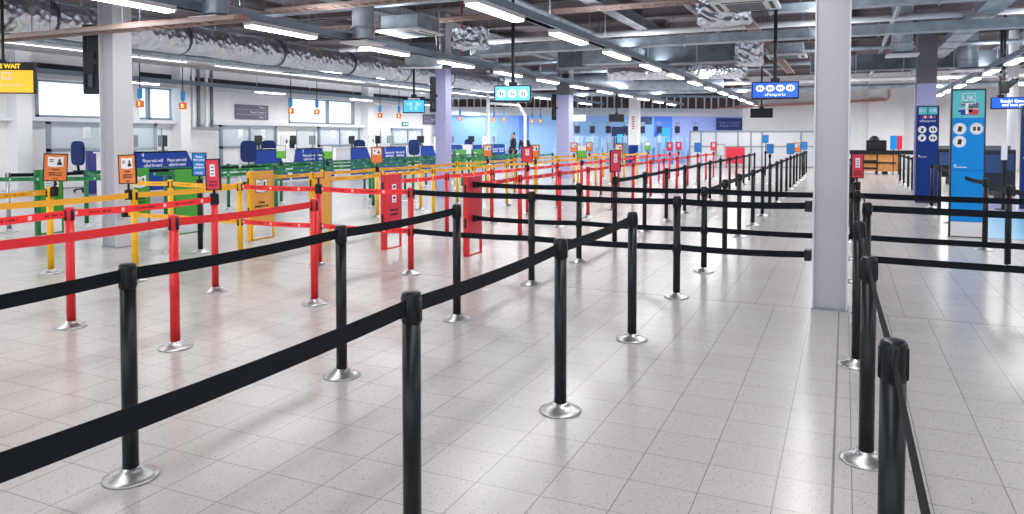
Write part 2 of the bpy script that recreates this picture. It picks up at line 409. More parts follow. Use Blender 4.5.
def row(x, ys, c, desc, belts, group, lowY=(), plain=None):
    """ys: list of Y; belts: set of indices i with a belt from post i to post i+1"""
    ps = []
    for i, y in enumerate(ys):
        k = i + 1
        lab = '%s belt post, %s from the front of %s' % (c, ORD[k] if k < 21 else str(k) + 'th', desc)
        xx = x + (random.uniform(-.02, .02) if y > 9 else 0)
        if abs(x + 2.95) < .01 and y < 4.5: xx = -2.91 if y < 3 else -2.925
        if abs(x - .09) < .01 and y < 4.5: xx = .13 if y < 3 else .11
        if abs(x + 1.45) < .01 and y < 4.5: xx = -1.432
        if abs(x + 9.3) < .01 and y > 15.5: xx = -9.5
        p = post(xx, y, c, lab, group, low=any(abs(y - q) < .02 for q in lowY)); ps.append(p)
    for i in belts:
        if i + 1 < len(ps):
            a, b = ps[i].location, ps[i + 1].location
            belt(ps[i], a.x, a.y, b.x, b.y, ZB, plain if (plain and i < 2) else COLS[c][2])
    return ps
def seq(y0, y1, d=1.61):
    r = []; y = y0
    while y < y1: r.append(round(y, 3)); y += d
    return r
near = [.7, 2.29, 3.84, 5.43]
ysC = near + [7.05, 8.55] + seq(10.15, 24)
rC = row(.09, ysC, 'black', 'the row right of the grey column', range(len(ysC)), 'black posts right of the grey column', (7.05, 8.55))
ysA = near + [7.05, 8.55] + seq(10.15, 33)
rC[4].location.x = .18; rC[6].location.x = .14; rC[5].location.x = .12
rA = row(-1.45, ysA, 'black', 'the black row nearest left of the column', [0, 1, 2] + list(range(5, 40)), 'black posts left of the grey column', (7.05, 8.55))
ysB = near + [7.05, 8.55] + seq(10.15, 28.5)
rB = row(-2.95, ysB, 'black', 'the black row beside the red posts', [0, 1, 2] + list(range(6, 40)), 'black posts beside the red lanes', (7.05, 8.55))
ysR1 = [2.28, 3.86, 5.41, 7.06] + seq(10.15, 29)
rR1 = row(-4.42, ysR1, 'red', 'the red row nearest the black posts', [0, 1] + list(range(4, 40)), 'red posts nearest the black rows', (7.06,), B_REDP)
ysR2 = [2.28, 3.95, 5.45, 7.04] + seq(10.15, 29)
rR2 = row(-5.68, ysR2, 'red', 'the red row beside the yellow posts', [0, 1] + list(range(4, 40)), 'red posts beside the yellow rows', (7.04,))
ysY1 = [3.9, 5.5, 7.0] + seq(10.15, 29)
rY1 = row(-6.87, ysY1, 'yellow', 'the yellow row beside the red posts', [0, 1] + list(range(3, 40)), 'yellow posts beside the red rows', (7.0,), B_YELP)
ysY2 = [3.9, 5.42, 7.05] + seq(10.15, 29)
rY2 = row(-8.12, ysY2, 'yellow', 'the yellow row beside the green posts', [0] + list(range(3, 40)), 'yellow posts beside the green rows', (7.05,))
ysG1 = seq(10.15, 25)
rG1 = row(-9.3, ysG1, 'green', 'the green row beside the yellow posts', range(40), 'green posts beside the yellow rows')
rG2 = row(-10.55, ysG1, 'green', 'the middle green row', range(40), 'green posts of the middle green row')
ysG3 = seq(8.55, 25)
rG3 = row(-11.85, ysG3, 'green', 'the green row nearest the desks', range(40), 'green posts nearest the desks')
prev = None
for px, py, nm in ((8, 172, 'leftmost of those near the desks'), (112, 168.3, 'behind the left-hand steel column'), (240, 165, 'in front of the second check-in desk'), (312, 162.5, 'right of the second check-in desk')):
    q = at(px, py, PH)
    pS = post(q.x, q.y, 'steel', 'brushed steel belt post ' + nm, 'steel posts along the desks')
    if prev: belt(prev, prev.location.x, prev.location.y, q.x, q.y, ZB, B_BLACK)
    prev = pS
ysD = [10.2, 11.7, 15.1, 16.9, 18.2, 21.9, 23.5, 25.1, 26.7, 28.3]
rD = row(1.73, ysD, 'black', 'the row past the blue totems', [2, 3, 5, 6, 7, 8], 'black posts past the blue totems')
# cross barriers at Y 7.05 and 8.55 (two belts each)
def cross(pa, pb, m, zs=(ZB, ZL)):
    for z in zs: belt(pa, pa.location.x, pa.location.y, pb.location.x, pb.location.y, z, m, sag=.01)

cross(rR1[3], rB[4], B_BLACK); cross(rB[4], rA[4], B_BLACK)
cross(rR2[3], rR1[3], B_RED); cross(rY1[2], rR2[3], B_RED); cross(rY2[2], rY1[2], B_YEL)
def clip(x, y, z, parent, dx=-1, name='belt_clip', s=1.):
    return MB().box(min(0, dx * .05), max(0, dx * .05), -.045 * s, .045 * s, z - .045 * s, z + .045 * s).build(name, BLACKP, parent, loc=(x, y, 0), bevel=.008)
def wallclip(x, y, z, dx, label):
    o = MB().box(min(0, dx * .06), max(0, dx * .06), -.06, .06, -.05, .05).build('wall_clip', BLACKP, loc=(x, y, z), bevel=.008)
    return tag(o, label, 'belt clip')
cx0 = -.26
for z, w in ((ZB, 'upper'), (ZL, 'lower')):
    wallclip(cx0, 7.1, z, -1, 'black %s belt clip fixed on the left face of the grey column' % w)
    belt(rA[4], rA[4].location.x, 7.05, cx0 - .05, 7.1, z, B_BLACK, r1=0)
    # second barrier passes behind the column to the row on its right
    belt(rB[5], rB[5].location.x, 8.55, rA[5].location.x, 8.55, z, B_BLACK); belt(rA[5], rA[5].location.x, 8.55, rC[5].location.x, 8.55, z, B_BLACK)
    wallclip(-9.345 + .29, 7.1, z, 1, 'black %s belt clip on the left-hand steel column' % w) if z < .6 else None
    belt(rY2[2], rY2[2].location.x, 7.05, -9.0, 7.1, z, B_YEL, r1=0)
# right-hand barriers
for y, pr_, nm in ((7.05, rC[4], 'nearer'), (8.55, rC[5], 'farther')):
    e = post(3.3, y, 'black', 'black belt post at right end of the %s two-belt barrier' % nm, None, low=True)
    for z in (ZB, ZL): belt(pr_, pr_.location.x, y, 3.3, y, z, B_BLACK)
# belt from light-blue totem over the right row
belt(rD[1], 1.73, 11.7, 1.66, 12.98, .915, B_BLACK, r1=0); belt(rD[0], 1.73, 10.2, 1.73, 11.7, ZB, B_BLACK)
e = post(1.95, 8.9, 'black', 'black belt post just right of the frame edge before the light blue totem', None)
belt(rD[0], 1.73, 10.2, 1.95, 8.9, ZB, B_BLACK)
# left green belts at column
c = wallclip(-9.35, 7.15, .95, -1, 'black clip holding green belts on the left-hand steel column')
g = post(-13.6, 6.0, 'green', 'green belt post at the far left edge, nearest of the green ones', None)
belt(g, -13.6, 6.0, -9.4, 7.15, .90, B_GRN, z1=.95, r1=0)
belt(rG3[0], rG3[0].location.x, 8.55, -9.4, 7.15, .915, B_GRN, z1=.95, r1=0)
k = post(-7.76, 7.2, 'black', 'black belt post carrying the blue notice between yellow posts', None)
# far cross barriers by the far end
for i, (x0, x1) in enumerate(((-1.0, 1.2), (-.9, 1.2))):
    t = empty('belt_rail', (x0, 33.6 + i * 1.4, 0), 'low black two-rail barrier at the far end of the black row, %s one' % ('nearer' if i == 0 else 'farther'), 'barrier')
    for z in (.25, .55, .92): MB().box(0, x1 - x0, -.015, .015, z - .04, z + .04).build('rail', BLACKP, t)
    for x in (0, x1 - x0): MB().box(x - .03, x + .03, -.03, .03, 0, .96).build('leg', BLACKP, t)

# ================================================================== GATE PANELS at Y 8.35-8.8
BOARDS = {'red': mat('board_red', (214, 40, 66), .45), 'yellow': mat('board_tan', (238, 172, 78), .45), 'green': mat('board_green', (62, 158, 52), .45)}
def passport_icon(parent, z, s, mwhite=WINK):
    # open booklet with a portrait page, on a +X facing board; y to the right
    m2 = MB()
    m2.prism([(-.62 * s, z - .42 * s), (0, z - .55 * s), (.62 * s, z - .42 * s), (.62 * s, z + .55 * s), (0, z + .42 * s), (-.62 * s, z + .55 * s)], 'x', 0, .003)
    m2.prism([(-.66 * s, z - .47 * s), (0, z - .6 * s), (.66 * s, z - .47 * s), (.66 * s, z + .6 * s), (0, z + .47 * s), (-.66 * s, z + .6 * s)], 'x', -.001, .0015, 1)
    n = 14
    m2.prism([(.3 * s + .1 * s * math.cos(2 * PI * i / n), z + .22 * s + .1 * s * math.sin(2 * PI * i / n)) for i in range(n)], 'x', .003, .005, 1)
    m2.prism([(.12 * s, z - .2 * s), (.48 * s, z - .2 * s), (.44 * s, z + .04 * s), (.3 * s, z + .12 * s), (.16 * s, z + .04 * s)], 'x', .003, .005, 1)
    for q in range(3): m2.box(.003, .005, -.5 * s, -.12 * s, z + (.15 - q * .2) * s, z + (.2 - q * .2) * s, 1)
    m2.box(.003, .005, -.01 * s, .01 * s, z - .5 * s, z + .44 * s, 1)
    return m2.build('booklet_icon', [mwhite, INK], parent)
def gate_panel(x, y, c, label, txt=None, icon=None, L=.44, h=1.02):
    t = empty('gate_panel', (x, y, 0), label, 'gate panel')
    pm = COLS[c][0]
    MB().box(-.035, .035, 0, .06, 0, h).build('end_pillar', pm, t, bevel=.006)
    bd = MB().box(-.018, .018, .06, L, .22, h).build('board', BOARDS[c], t)
    MB().box(-.018, .018, L - .012, L, 0, h + .002).box(-.018, .018, .06, L, 0, .015).build('lower_frame', pm, t)
    for z in (ZB - .05, ZL - .05): MB().box(-.012, .012, -.006, .004, z - .06, z + .06).build('belt_socket', BLACKP, t)
    if icon == 'passport':
        passport_icon(bd, .80, .19).location = (.019, .25, 0)
    elif icon == 'cards':
        for z in (.83, .68):
            MB().box(.018, .021, .2, .3, z - .05, z + .05).build('notice', WINK, bd)
            MB().box(.021, .023, .23, .27, z - .03, z - .02).box(.021, .023, .22, .28, z + .0, z + .03).build('notice_print', INK, bd)
    if txt: text(txt, .058, INK, bd, face_x(.0195, .25, .5), bold=.002)
    return t
g1 = gate_panel(-4.4, 8.33, 'red', 'red gate panel where the farther black barrier starts')
g2 = gate_panel(-5.68, 8.37, 'red', 'red gate panel with two white notices and dark lettering', 'Remove\npassport', 'cards')
g3 = gate_panel(-6.9, 8.38, 'yellow', 'yellow gate panel with plain tan face behind the empty black sign frame')
g4 = gate_panel(-7.98, 8.3, 'yellow', 'yellow gate panel reading Open passport with a white booklet icon', 'Open\npassport on\npage', 'passport', L=.52)
g5 = gate_panel(-9.5, 8.25, 'green', 'green gate panel behind the red notice, half hidden', L=.62)
g6 = gate_panel(-10.5, 8.25, 'green', 'green gate panel with white booklet icon right of the steel column', 'Remove\npassport', 'passport')
g7 = gate_panel(-11.5, 7.45, 'green', 'green gate panel with white booklet icon left of the steel column', 'Remove\npassport', 'passport')
for z in (ZB, ZL):
    clip(.02, .2, z, g1, 1, s=.9)
    belt(g1, -4.33, 8.53, rB[5].location.x, 8.55, z, B_BLACK, r0=0, r1=.03)
for (p0, x, y) in ((rR1, -4.4, 8.79), (rR2, -5.68, 8.82), (rY1, -6.9, 8.83), (rY2, -8.1, 8.75)):
    i = 4 if p0 in (rR1, rR2) else 3
    q = p0[i]; belt(q, x, y, q.location.x, q.location.y, ZB, COLS['red' if i == 4 else 'yellow'][2], r0=0)
for q, x in ((rG1[0], -9.3), (rG2[0], -10.5)): belt(q, x, 8.78, q.location.x, q.location.y, ZB, B_GRN, r0=0)
for px, py, nm in ((454, 176, 'left'), (472, 174, 'right')):
    q = at(px, py); gg = gate_panel(q.x, q.y, 'green', 'distant green gate panel beyond the lavender column, the %s one of two' % nm, icon='passport', L=1.0)
# far red panels
for i, (px, py) in enumerate(((725.5, 168), (734.5, 166), (757, 166.5))):
    p = at(px, py)
    t = gate_panel(p.x, p.y, 'red', 'far red gate panel, %s of three near the glass partition' % ('leftmost', 'middle', 'rightmost')[i], L=.9 if i == 0 else .8)
    t.rotation_euler = (0, 0, -.9 * PI / 2)

# ================================================================== POST-TOP SIGNS
def post_sign(x, y, label, c, w=.22, h=.31, zc=1.19, lines=None, card=False, rz=None, roll=0, face=None, blank=False):
    t = empty('post_sign', (x, y, PH), label, 'sign')
    t.rotation_euler = (0, 0, math.atan2(-x, y) if rz is None else rz)
    z = zc - PH
    MB().lathe([(.041, -.1), (.043, -.09), (.043, 0), (.03, .006), (.012, .012), (.012, z - h / 2)], 14).build('holder', BLACKP, t, smooth=True)
    fr = MB(); b = .01
    fr.box(-w / 2, w / 2, -.012, .006, z - h / 2, z - h / 2 + b).box(-w / 2, w / 2, -.012, .006, z + h / 2 - b, z + h / 2)
    fr.box(-w / 2, -w / 2 + b, -.012, .006, z - h / 2, z + h / 2).box(w / 2 - b, w / 2, -.012, .006, z - h / 2, z + h / 2)
    f = fr.build('frame', BLACKP, t)
    if not blank:
        m = {'orange': ORANGE, 'red': mat('sign_red', (226, 48, 74), .5), 'blue': mat('sign_blue', (30, 130, 214), .5), 'green': mat('sign_lime', (110, 200, 70), .5), 'white': WINK}[c]
        cd = MB().box(-w / 2 + b, w / 2 - b, -.008, -.002, z - h / 2 + b, z + h / 2 - b).build('card', m, t)
        if card:
            if c in ('orange',):
                zz = z + h * .2
                mk = MB().prism([(-.075, zz - .05), (0, zz - .06), (.075, zz - .05), (.075, zz + .06), (0, zz + .05), (-.075, zz + .06)], 'y', -.011, -.008)
                disc(mk, .036, zz + .02, .013, .013, -.0125, -.011, 10, 1)
                mk.prism([(.012, zz - .035), (.062, zz - .035), (.055, zz), (.036, zz + .008), (.018, zz)], 'y', -.0125, -.011, 1)
                mk.box(-.06, -.02, -.0125, -.011, zz + .0, zz + .01, 1).box(-.06, -.02, -.0125, -.011, zz + .02, zz + .03, 1)
                mk.build('booklet_icon', [WINK, INK], cd)
            elif c == 'red':
                mk = MB().box(-.035, .035, -.011, -.008, z - .02, z + .1)
                for q in range(3): mk.box(-.018, .018, -.0125, -.011, z + .0 + q * .032, z + .012 + q * .032, 1)
                mk.build('white_card', [WINK, mat('slate_print', (90, 90, 130), .5)], cd)
            elif c == 'green':
                MB().box(-w / 2 + b, w / 2 - b, -.011, -.008, z + .02, z + h / 2 - b).build('white_band', WINK, cd)
        if lines:
            for (s, body, dz, mm) in lines: text(body, s, mm, cd, face_y(0, -.009, z + dz), bold=.0008)
    if roll: t.rotation_euler.y = roll
    return t
ol = [(.034, 'Open', -.022, INK), (.026, 'passport on\nphoto page', -.07, INK), (.026, 'now', -.125, INK)]
rl = [(.034, 'Remove\npassport', -.085, mat('deep_red_print', (120, 16, 36), .5))]
bl = [(.04, 'Please\nhave your', .08, WINK), (.04, 'eGates\npassport', -.02, WINK), (.05, 'ready', -.11, WINK)]
post_sign(-8.06, 5.44, 'orange framed notice with booklet icon, leftmost on the yellow posts', 'orange', lines=ol, card=True, w=.235, roll=.05)
post_sign(-6.9, 5.46, 'orange framed notice with booklet icon in front of the steel column', 'orange', lines=ol, card=True, w=.235, rz=.1, roll=-.04)
post_sign(-7.76, 7.2, 'blue framed notice with white lettering before the desk numbered 4', 'blue', lines=bl, rz=.3, w=.2, zc=1.17)
post_sign(-5.68, 5.45, 'red framed notice with white card, leftmost on the red posts', 'red', lines=rl, card=True, w=.2, rz=-.05, roll=-.05, zc=1.16)
post_sign(-5.68, 7.04, 'empty black sign frame standing on a red post', 'red', blank=True, w=.135, h=.3)
post_sign(.14, 10.15, 'red framed notice with white card just right of the grey column', 'red', lines=rl, card=True, w=.2, rz=.8, zc=1.17)
FSN = {}
def far_sign(px, ytop, ybot, c, wpx=None, blank=False):
    Z = .31 * F / (ybot - ytop); best = None
    for (x, y, cc, t) in POSTS:
        v = Vector((x, y, 0)); zz = v.dot(FV); xx = 512 + F * v.dot(RV) / max(zz, .1)
        if zz < 3: continue
        e = abs(xx - px) / 1.2 + abs(zz - Z) / Z * 7
        if (best is None or e < best[0]) and not t.get('signed'): best = (e, x, y, t, cc)
    e, x, y, t, cc = best; t['signed'] = 1
    FSN.setdefault(c, []).append((x, y, t, cc))
    lab = '%s notice on the %s' % ({'orange': 'orange', 'red': 'red and white', 'blue': 'blue', 'green': 'green and white', 'white': 'plain white'}[c], t['label'].split(', ')[1].replace(' from the front of', ' post in').replace('posts', 'ones') if ', ' in t['label'] else t['label'])
    lab = ' '.join(lab.split()[:16])
    post_sign(x, y, lab, c, card=c in ('orange', 'red', 'green'), h=.31, w=.22, rz=1.15 if px == 616 else None)
    pass
for a in ((378, 148, 164, 'orange'), (279, 148, 162, 'green'), (326.5, 148, 163, 'green'), (527, 147, 163.6, 'red'), (530.5, 146, 159, 'orange'), (488, 145, 158, 'orange'),
          (592, 144, 154, 'orange'), (620, 144, 152, 'orange'), (571, 144, 153, 'orange'), (616, 153.5, 173, 'red'), (667, 142.5, 151, 'red'), (673.5, 144, 151.5, 'red'),
          (717, 142, 149.5, 'red'), (697, 147, 157, 'blue'), (720, 151, 158, 'white'), (791, 145, 153, 'blue'),
          (797.5, 143, 151, 'orange'), (804, 144, 150, 'blue'), (583, 147, 155, 'green'), (650, 144, 152, 'green')):
    far_sign(*a)
for px, Z, c, nm in ((765.5, 29, 'blue', 'upper'), (770, 24, 'blue', 'nearer')):
    q = PZ(px, 150, Z)
    post(q.x, q.y, 'black', 'black post standing apart under the %s pale blue notice near the glass partition' % nm, None)
    post_sign(q.x, q.y, '%s blue notice on a lone black post near the glass partition' % nm, c, zc=1.45 if nm == 'upper' else 1.15)
for (_, _, _, t) in POSTS:
    if 'signed' in t: del t['signed']

# ================================================================== TOTEMS
def totem(x0, x1, y, h, label, kind, foot=.0):
    cx = (x0 + x1) / 2; w = x1 - x0
    t = empty('information_totem', (cx, y, 0), label, 'totem')
    MB().box(-w / 2, w / 2, 0, .09, 0 if not foot else .0, h).build('frame', mat('totem_edge', (18, 32, 44), .4), t)
    a = w / 2 - .022
    if kind == 'light':
        MB().box(-a, a, -.008, 0, .24, h - .44).build('sky_blue_face', SKYB, t)
        MB().box(-a, a, -.0085, 0, h - .44, h - .025).build('teal_face', TEAL, t)
        MB().box(-a, a, -.008, 0, .015, .235).build('pale_plinth_face', WALLG, t)
        MB().box(-a, a, -.0095, -.008, 1.02, 1.026).build('joint', NAVY, t)
        text('UK', .12, WINK, t, face_y(0, -.01, h - .145))
        ring = MB().box(-.09, .09, -.011, -.009, h - .075, h - .068).box(-.09, .09, -.011, -.009, h - .225, h - .218).box(-.092, -.086, -.011, -.009, h - .222, h - .07).box(.086, .092, -.011, -.009, h - .222, h - .07)
        ring.build('outline', WINK, t)
        fl = MB(); zf = h - .355
        fl.box(-.13, -.03, -.010, -.009, zf, zf + .05, 0).box(-.03, .05, -.010, -.009, zf, zf + .1, 1).box(.05, .13, -.010, -.009, zf + .06, zf + .14, 2).box(-.1, 0, -.011, -.009, zf - .04, zf, 0)
        fl.box(-.1, .02, -.010, -.009, zf + .1, zf + .15, 2).box(.0, .13, -.010, -.009, zf - .04, zf + .06, 3).box(-.04, .0, -.0115, -.009, zf - .03, zf + .14, 4).box(-.13, .13, -.0115, -.009, zf + .045, zf + .055, 4)
        fl.build('flags', [mat('f_blue', (30, 60, 160), .5), mat('f_navy', (60, 70, 110), .5), mat('f_slate', (100, 110, 130), .5), mat('f_red', (216, 60, 80), .5), WINK], t)
        spots = [(-.11, h - .605), (.11, h - .605), (-.11, h - .80)]; r = .088
    else:
        MB().box(-a, a, -.008, 0, .04, h - .02).build('navy_face', NAVY, t)
        MB().box(-a + .02, -.01, -.011, -.008, h - .2, h - .03).box(.01, a - .02, -.011, -.008, h - .2, h - .03).build('teal_tiles', TEAL, t)
        text('EU', .1, WINK, t, face_y(-w / 4, -.012, h - .11)); text('UK', .1, WINK, t, face_y(w / 4, -.012, h - .11))
        fl = MB()
        for q in range(8): fl.box(-a + .06 + q * (2 * a - .1) / 8, -a + .06 + (q + .8) * (2 * a - .1) / 8, -.010, -.008, h - .29, h - .23, (0, 1, 2, 1, 3, 2, 1, 3)[q])
        fl.build('flags', [mat('f_blue', (30, 60, 160), .5), mat('f_red', (216, 60, 80), .5), WINK, mat('f_purple', (150, 90, 160), .5)], t)
        text('ePassports', .075, WINK, t, face_y(0, -.010, h - .35))
        spots = [(-.11, h - .55), (.11, h - .55), (-.11, h - .74), (.11, h - .74)]; r = .085
        MB().box(-a, a, -.0095, -.008, .9, .904).build('joint', mat('joint_navy', (8, 26, 80), .5), t)
    ic = MB(); mk = MB()
    for i, (x, z) in enumerate(spots):
        disc(ic, x, z, r, r, -.012, -.008)
        disc(mk, x, z, r * .82, r * .82, -.0125, -.012, mi=0); disc(mk, x, z, r * .76, r * .76, -.013, -.0124, mi=1)
        if i % 2 == 0: mk.prism([(x - .03, z - .04), (x + .02, z - .045), (x + .035, z + .03), (x - .015, z + .04)], 'y', -.015, -.013, 2)
        else: mk.box(x - .045, x - .01, -.015, -.013, z - .03, z + .03, 2); mk.box(x + .01, x + .045, -.015, -.013, z - .03, z + .03, 2)
    ic.build('white_discs', WINK, t); mk.build('pictograms', [mat('pale_grey_print', (200, 206, 214), .5), WINK, INK], t)
    MB().box(-a + .03, -a + .06, -.010, -.008, 1.09, 1.11).box(-a + .03, -a + .2, -.010, -.008, 1.065, 1.075).build('small_print', WINK, t)
    return t
totem(1.47, 1.93, 13.1, 2.26, 'light blue and teal totem with UK heading and three white discs', 'light')
totem(1.5, 1.96, 19.5, 2.25, 'navy totem with four white discs in front of the lavender column', 'navy')
q3 = at(1019.5, 209)
totem(q3.x, q3.x + .5, q3.y, 2.2, 'navy totem cut by the right edge of the view', 'navy')
# blue floor graphic
fg = MB().box(at(986, 238).x, 4.6, at(986, 238).y, at(986, 215).y, 0, .004).build('floor_graphic', mat('floor_vinyl_blue', (110, 190, 232), .3), None)
tag(fg, 'pale blue vinyl floor graphic at right beyond the totem', 'floor graphic')
fg = MB().box(at(986, 214).x, 4.6, at(986, 214).y, at(986, 203).y, 0, .004).build('floor_graphic', mat('floor_vinyl_lavender', (170, 176, 220), .3), None)
tag(fg, 'lavender vinyl floor graphic behind the pale blue one', 'floor graphic')

# ================================================================== CHECK-IN DESKS
def monitor(x, y, z, rz, label, scr=BLACKP, w=.5, h=.32):
    t = empty('monitor', (x, y, z), label, 'monitor', 'monitors on the check-in desks', rz)
    MB().box(-.1, .1, -.08, .08, 0, .015).build('foot', BLACKP, t); MB().box(-.02, .02, -.02, .02, .015, .2).build('neck', BLACKP, t)
    MB().box(-w / 2, w / 2, -.025, .0, .12, .12 + h).build('casing', BLACKP, t, bevel=.005)
    MB().box(-w / 2 + .015, w / 2 - .015, .0, .003, .135, .12 + h - .015).build('screen', scr, t)
    return t
def desk(y, k):
    names = ['nearest', 'second', 'third', 'fourth', 'fifth', 'sixth']
    t = empty('check_in_desk', (-17.2, y, 0), 'blue and white check-in desk, %s from the front of the hall' % names[k], 'desk', 'check-in desks')
    y0 = 1.45 if k == 0 else 0
    MB().box(-.75, -.03, y0 + .05, 4.0, 0, 1.1).build('counter_body', WHITE, t)
    MB().box(-.8, .0, y0, 4.05, 1.1, 1.14).build('counter_top', WHITE, t)
    if k: MB().prism([(.0, .08), (1.65, .08), (1.0, 1.14), (.0, 1.14)], 'x', -.03, .0).build('blue_block', BLUEP, t)
    e1 = 4.05
    MB().prism([(1.75, .08), (e1 + (.35 if k == 0 else 0), .08), (e1 - .3 + (.1 if k else 0), 1.14), (1.95, 1.14)], 'x', -.03, .0).build('blue_panel', BLUEP, t)
    MB().box(0, .002, 3.0, 3.008, .08, 1.14).build('panel_seam', NAVY, t)
    text('Please wait until\ncalled forward', .135, WINK, t, face_x(.001, 2.62, .82), bold=.001, sx=.75)
    text('Please wait until\ncalled forward', .135, WINK, t, face_x(.001, 3.42, .82), bold=.001, sx=.75)
    text(str(4 - k) if k < 4 else str(k), .16, WINK, t, face_x(.001, 2.3, 1.04), bold=.002)
    for yy, w in ((.6, .5), (2.3, .5), (3.3, .5)):
        if k == 0 and yy < 1: continue
        monitor(-17.6, y + yy, 1.14, PI / 2 + random.uniform(-.4, .4) - PI, 'black monitor on the %s check-in desk, %s' % (names[k], 'left end' if yy < 1 else 'middle' if yy < 3 else 'right end'))
    g = empty('glass_screen', (-17.25, y + 2.5, 1.14), 'clear glass guard screen on the %s check-in desk' % names[k], 'screen')
    MB().box(-.006, .006, -.45, .45, .0, .62).build('pane', GLASS, g)
    MB().box(-.012, .012, -.47, -.45, 0, .64).box(-.012, .012, .45, .47, 0, .64).build('posts', GREYF, g)
    g = tag(MB().box(-.02, .02, -.2, .2, 0, .42).box(.02, .024, -.14, .14, .16, .34, 1).box(.024, .026, .02, .1, .18, .3, 2).build('notice_board', [WHITE, WALLG, INK], loc=(-17.3, y + (1.9 if k == 0 else 1.5), 1.14)), 'white notice panel with a picture on the %s check-in desk' % names[k], 'sign')
    return t
for k in range(5): desk([11.75, 18.2, 23.25, 28.4, 33.4][k], k)
def office_chair(x, y, rz, label):
    t = empty('office_chair', (x, y, 0), label, 'chair', 'blue chairs behind the check-in desks', rz)
    mb = MB()
    for q in range(5):
        a = 2 * PI * q / 5; mb.bar((0, 0, .1), (.3 * math.cos(a), .3 * math.sin(a), .06), .05, .04)
    mb.build('star_base', BLACKP, t); MB().tube([(0, 0, .1), (0, 0, .52)], .03, 10).build('gas_lift', BLACKP, t)
    wh = MB()
    for q in range(5):
        a = 2 * PI * q / 5; wh.tube([(.3 * math.cos(a), .3 * math.sin(a) - .02, .03), (.3 * math.cos(a), .3 * math.sin(a) + .02, .03)], .03, 10)
    wh.build('castors', BLACKP, t)
    MB().box(-.25, .25, -.25, .25, .52, .6).build('seat', CHAIRB, t, bevel=.03)
    n = 20; poly = []
    for q in range(n):
        a = 2 * PI * q / n; cx_, sz = math.cos(a), math.sin(a)
        poly.append((.25 * math.copysign(abs(cx_) ** .5, cx_), 1.08 + .34 * math.copysign(abs(sz) ** .5, sz)))
    MB().prism(poly, 'x', -.29, -.22).build('backrest', CHAIRB, t, bevel=.02)
    MB().bar((-.24, 0, .58), (-.26, 0, .75), .06, .03).build('back_support', BLACKP, t)
for i, (px, X, rz) in enumerate(((86, -19.4, 1.6), (247, -17.3, 2.5), (267, -18.5, 2.5), (284, -18.5, 2.9), (357, -18.5, 2.6), (413, -17.4, 2.3), (466, -18.7, 2.6))):
    p = onX(px, 137, X)
    office_chair(p.x, p.y, rz, ['blue office chair left of the steel column by the wall', 'blue office chair beside the left end of the second desk', 'blue office chair behind the second desk, left of the pair',
        'blue office chair behind the second desk, right of the pair', 'blue office chair behind the third desk', 'blue office chair with round back turned side-on between desks', 'blue office chair behind the fourth desk'][i])
# glazed back-office partitions
for i, (y0, y1) in enumerate(((13.9, 17.6), (20.35, 23.3), (25.9, 28.9), (31.6, 34.6))):
    t = empty('glazed_partition', (-20.9, y0, 0), 'grey framed glazed partition behind the check-in desks, %s from the left' % ORD[i + 1], 'partition', 'partitions behind the desks')
    L = y1 - y0
    MB().box(-.05, .05, 0, .1, 0, 1.98).box(-.05, .05, L - .1, L, 0, 1.98).box(-.05, .05, 0, L, 1.9, 1.98).box(-.05, .05, 0, L, 1.1, 1.2).box(-.04, .04, L / 2 - .04, L / 2 + .04, 1.2 if i == 1 else 0, 1.9).build('frame', GREYF, t)
    MB().box(-.02, .02, .1, L - .1, .05, 1.1).build('lower_panel', WHITE, t)
    MB().box(-.008, .008, .1, L - .1, 1.2, 1.9).build('pane', mat('frost_glass', (216, 228, 238), .3, alpha=.6), t)
    pm = MB()
    for q in range(3):
        yy = L * (.3 + .2 * q); pm.box(.01, .014, yy, yy + .25, 1.5, 1.82, q % 2)
    pm.build('papers', [WINK, mat('paper_grey', (196, 196, 202), .6)], t)
p = onX(96, 137, -18.6)
t = empty('privacy_panel', (-18.6, p.y, 0), 'purple-blue privacy panel with glazed top left of the steel column', 'panel')
MB().box(-.03, .03, -.3, .5, 0, 1.15).build('panel', mat('panel_indigo', (70, 70, 150), .5), t); MB().box(-.01, .01, -.3, .5, 1.15, 1.75).build('pane', GLASS, t)
# wall signs
def wall_sign(px0, py0, px1, py1, lines, label, m=PURP):
    a = onX(px0, py0, LX + .03); b = onX(px1, py1, LX + .03)
    t = empty('wall_sign', (LX + .03, a.y, b.z), label, 'sign'); L = b.y - a.y; hh = a.z - b.z
    MB().box(-.02, .02, 0, L, 0, hh).build('board', m, t)
    n = len(lines)
    for i, s in enumerate(lines):
        text(s, hh / n * .62, WINK, t, face_x(.021, L - .12, hh * (1 - (i + .5) / n)), align='RIGHT', sx=.9)
    if n > 1: mb = MB(); [mb.box(.02, .022, .05, L - .05, hh * i / n - .004, hh * i / n + .004) for i in range(1, n)]; mb.build('divider', WINK, t)
wall_sign(235, 104, 268, 120, ['Toilets →', 'Passport Control →', 'Trains →'], 'slate direction sign with arrows high on the white left wall')
wall_sign(423, 114, 440, 125, ['Toilets →', 'Passport Control →', 'Trains →'], 'slate direction sign left of the lavender column')
p = wpt(716); t = empty('wall_sign', (p.x, p.y, 0), 'navy direction sign on the lavender-blue far wall', 'sign', rz=math.atan2(WD.y, WD.x))
a = PZ(716, 130, 45.9).z; MB().box(0, 1.75, -.06, -.01, a, a + .75).build('board', mat('sign_navy', (36, 52, 120), .5), t)
text('Passport Control\nBaggage reclaim', .2, mat('soft_blue_print', (140, 156, 210), .5), t, face_y(.85, -.061, a + .38))
a = onX(405, 124, LX + .02)
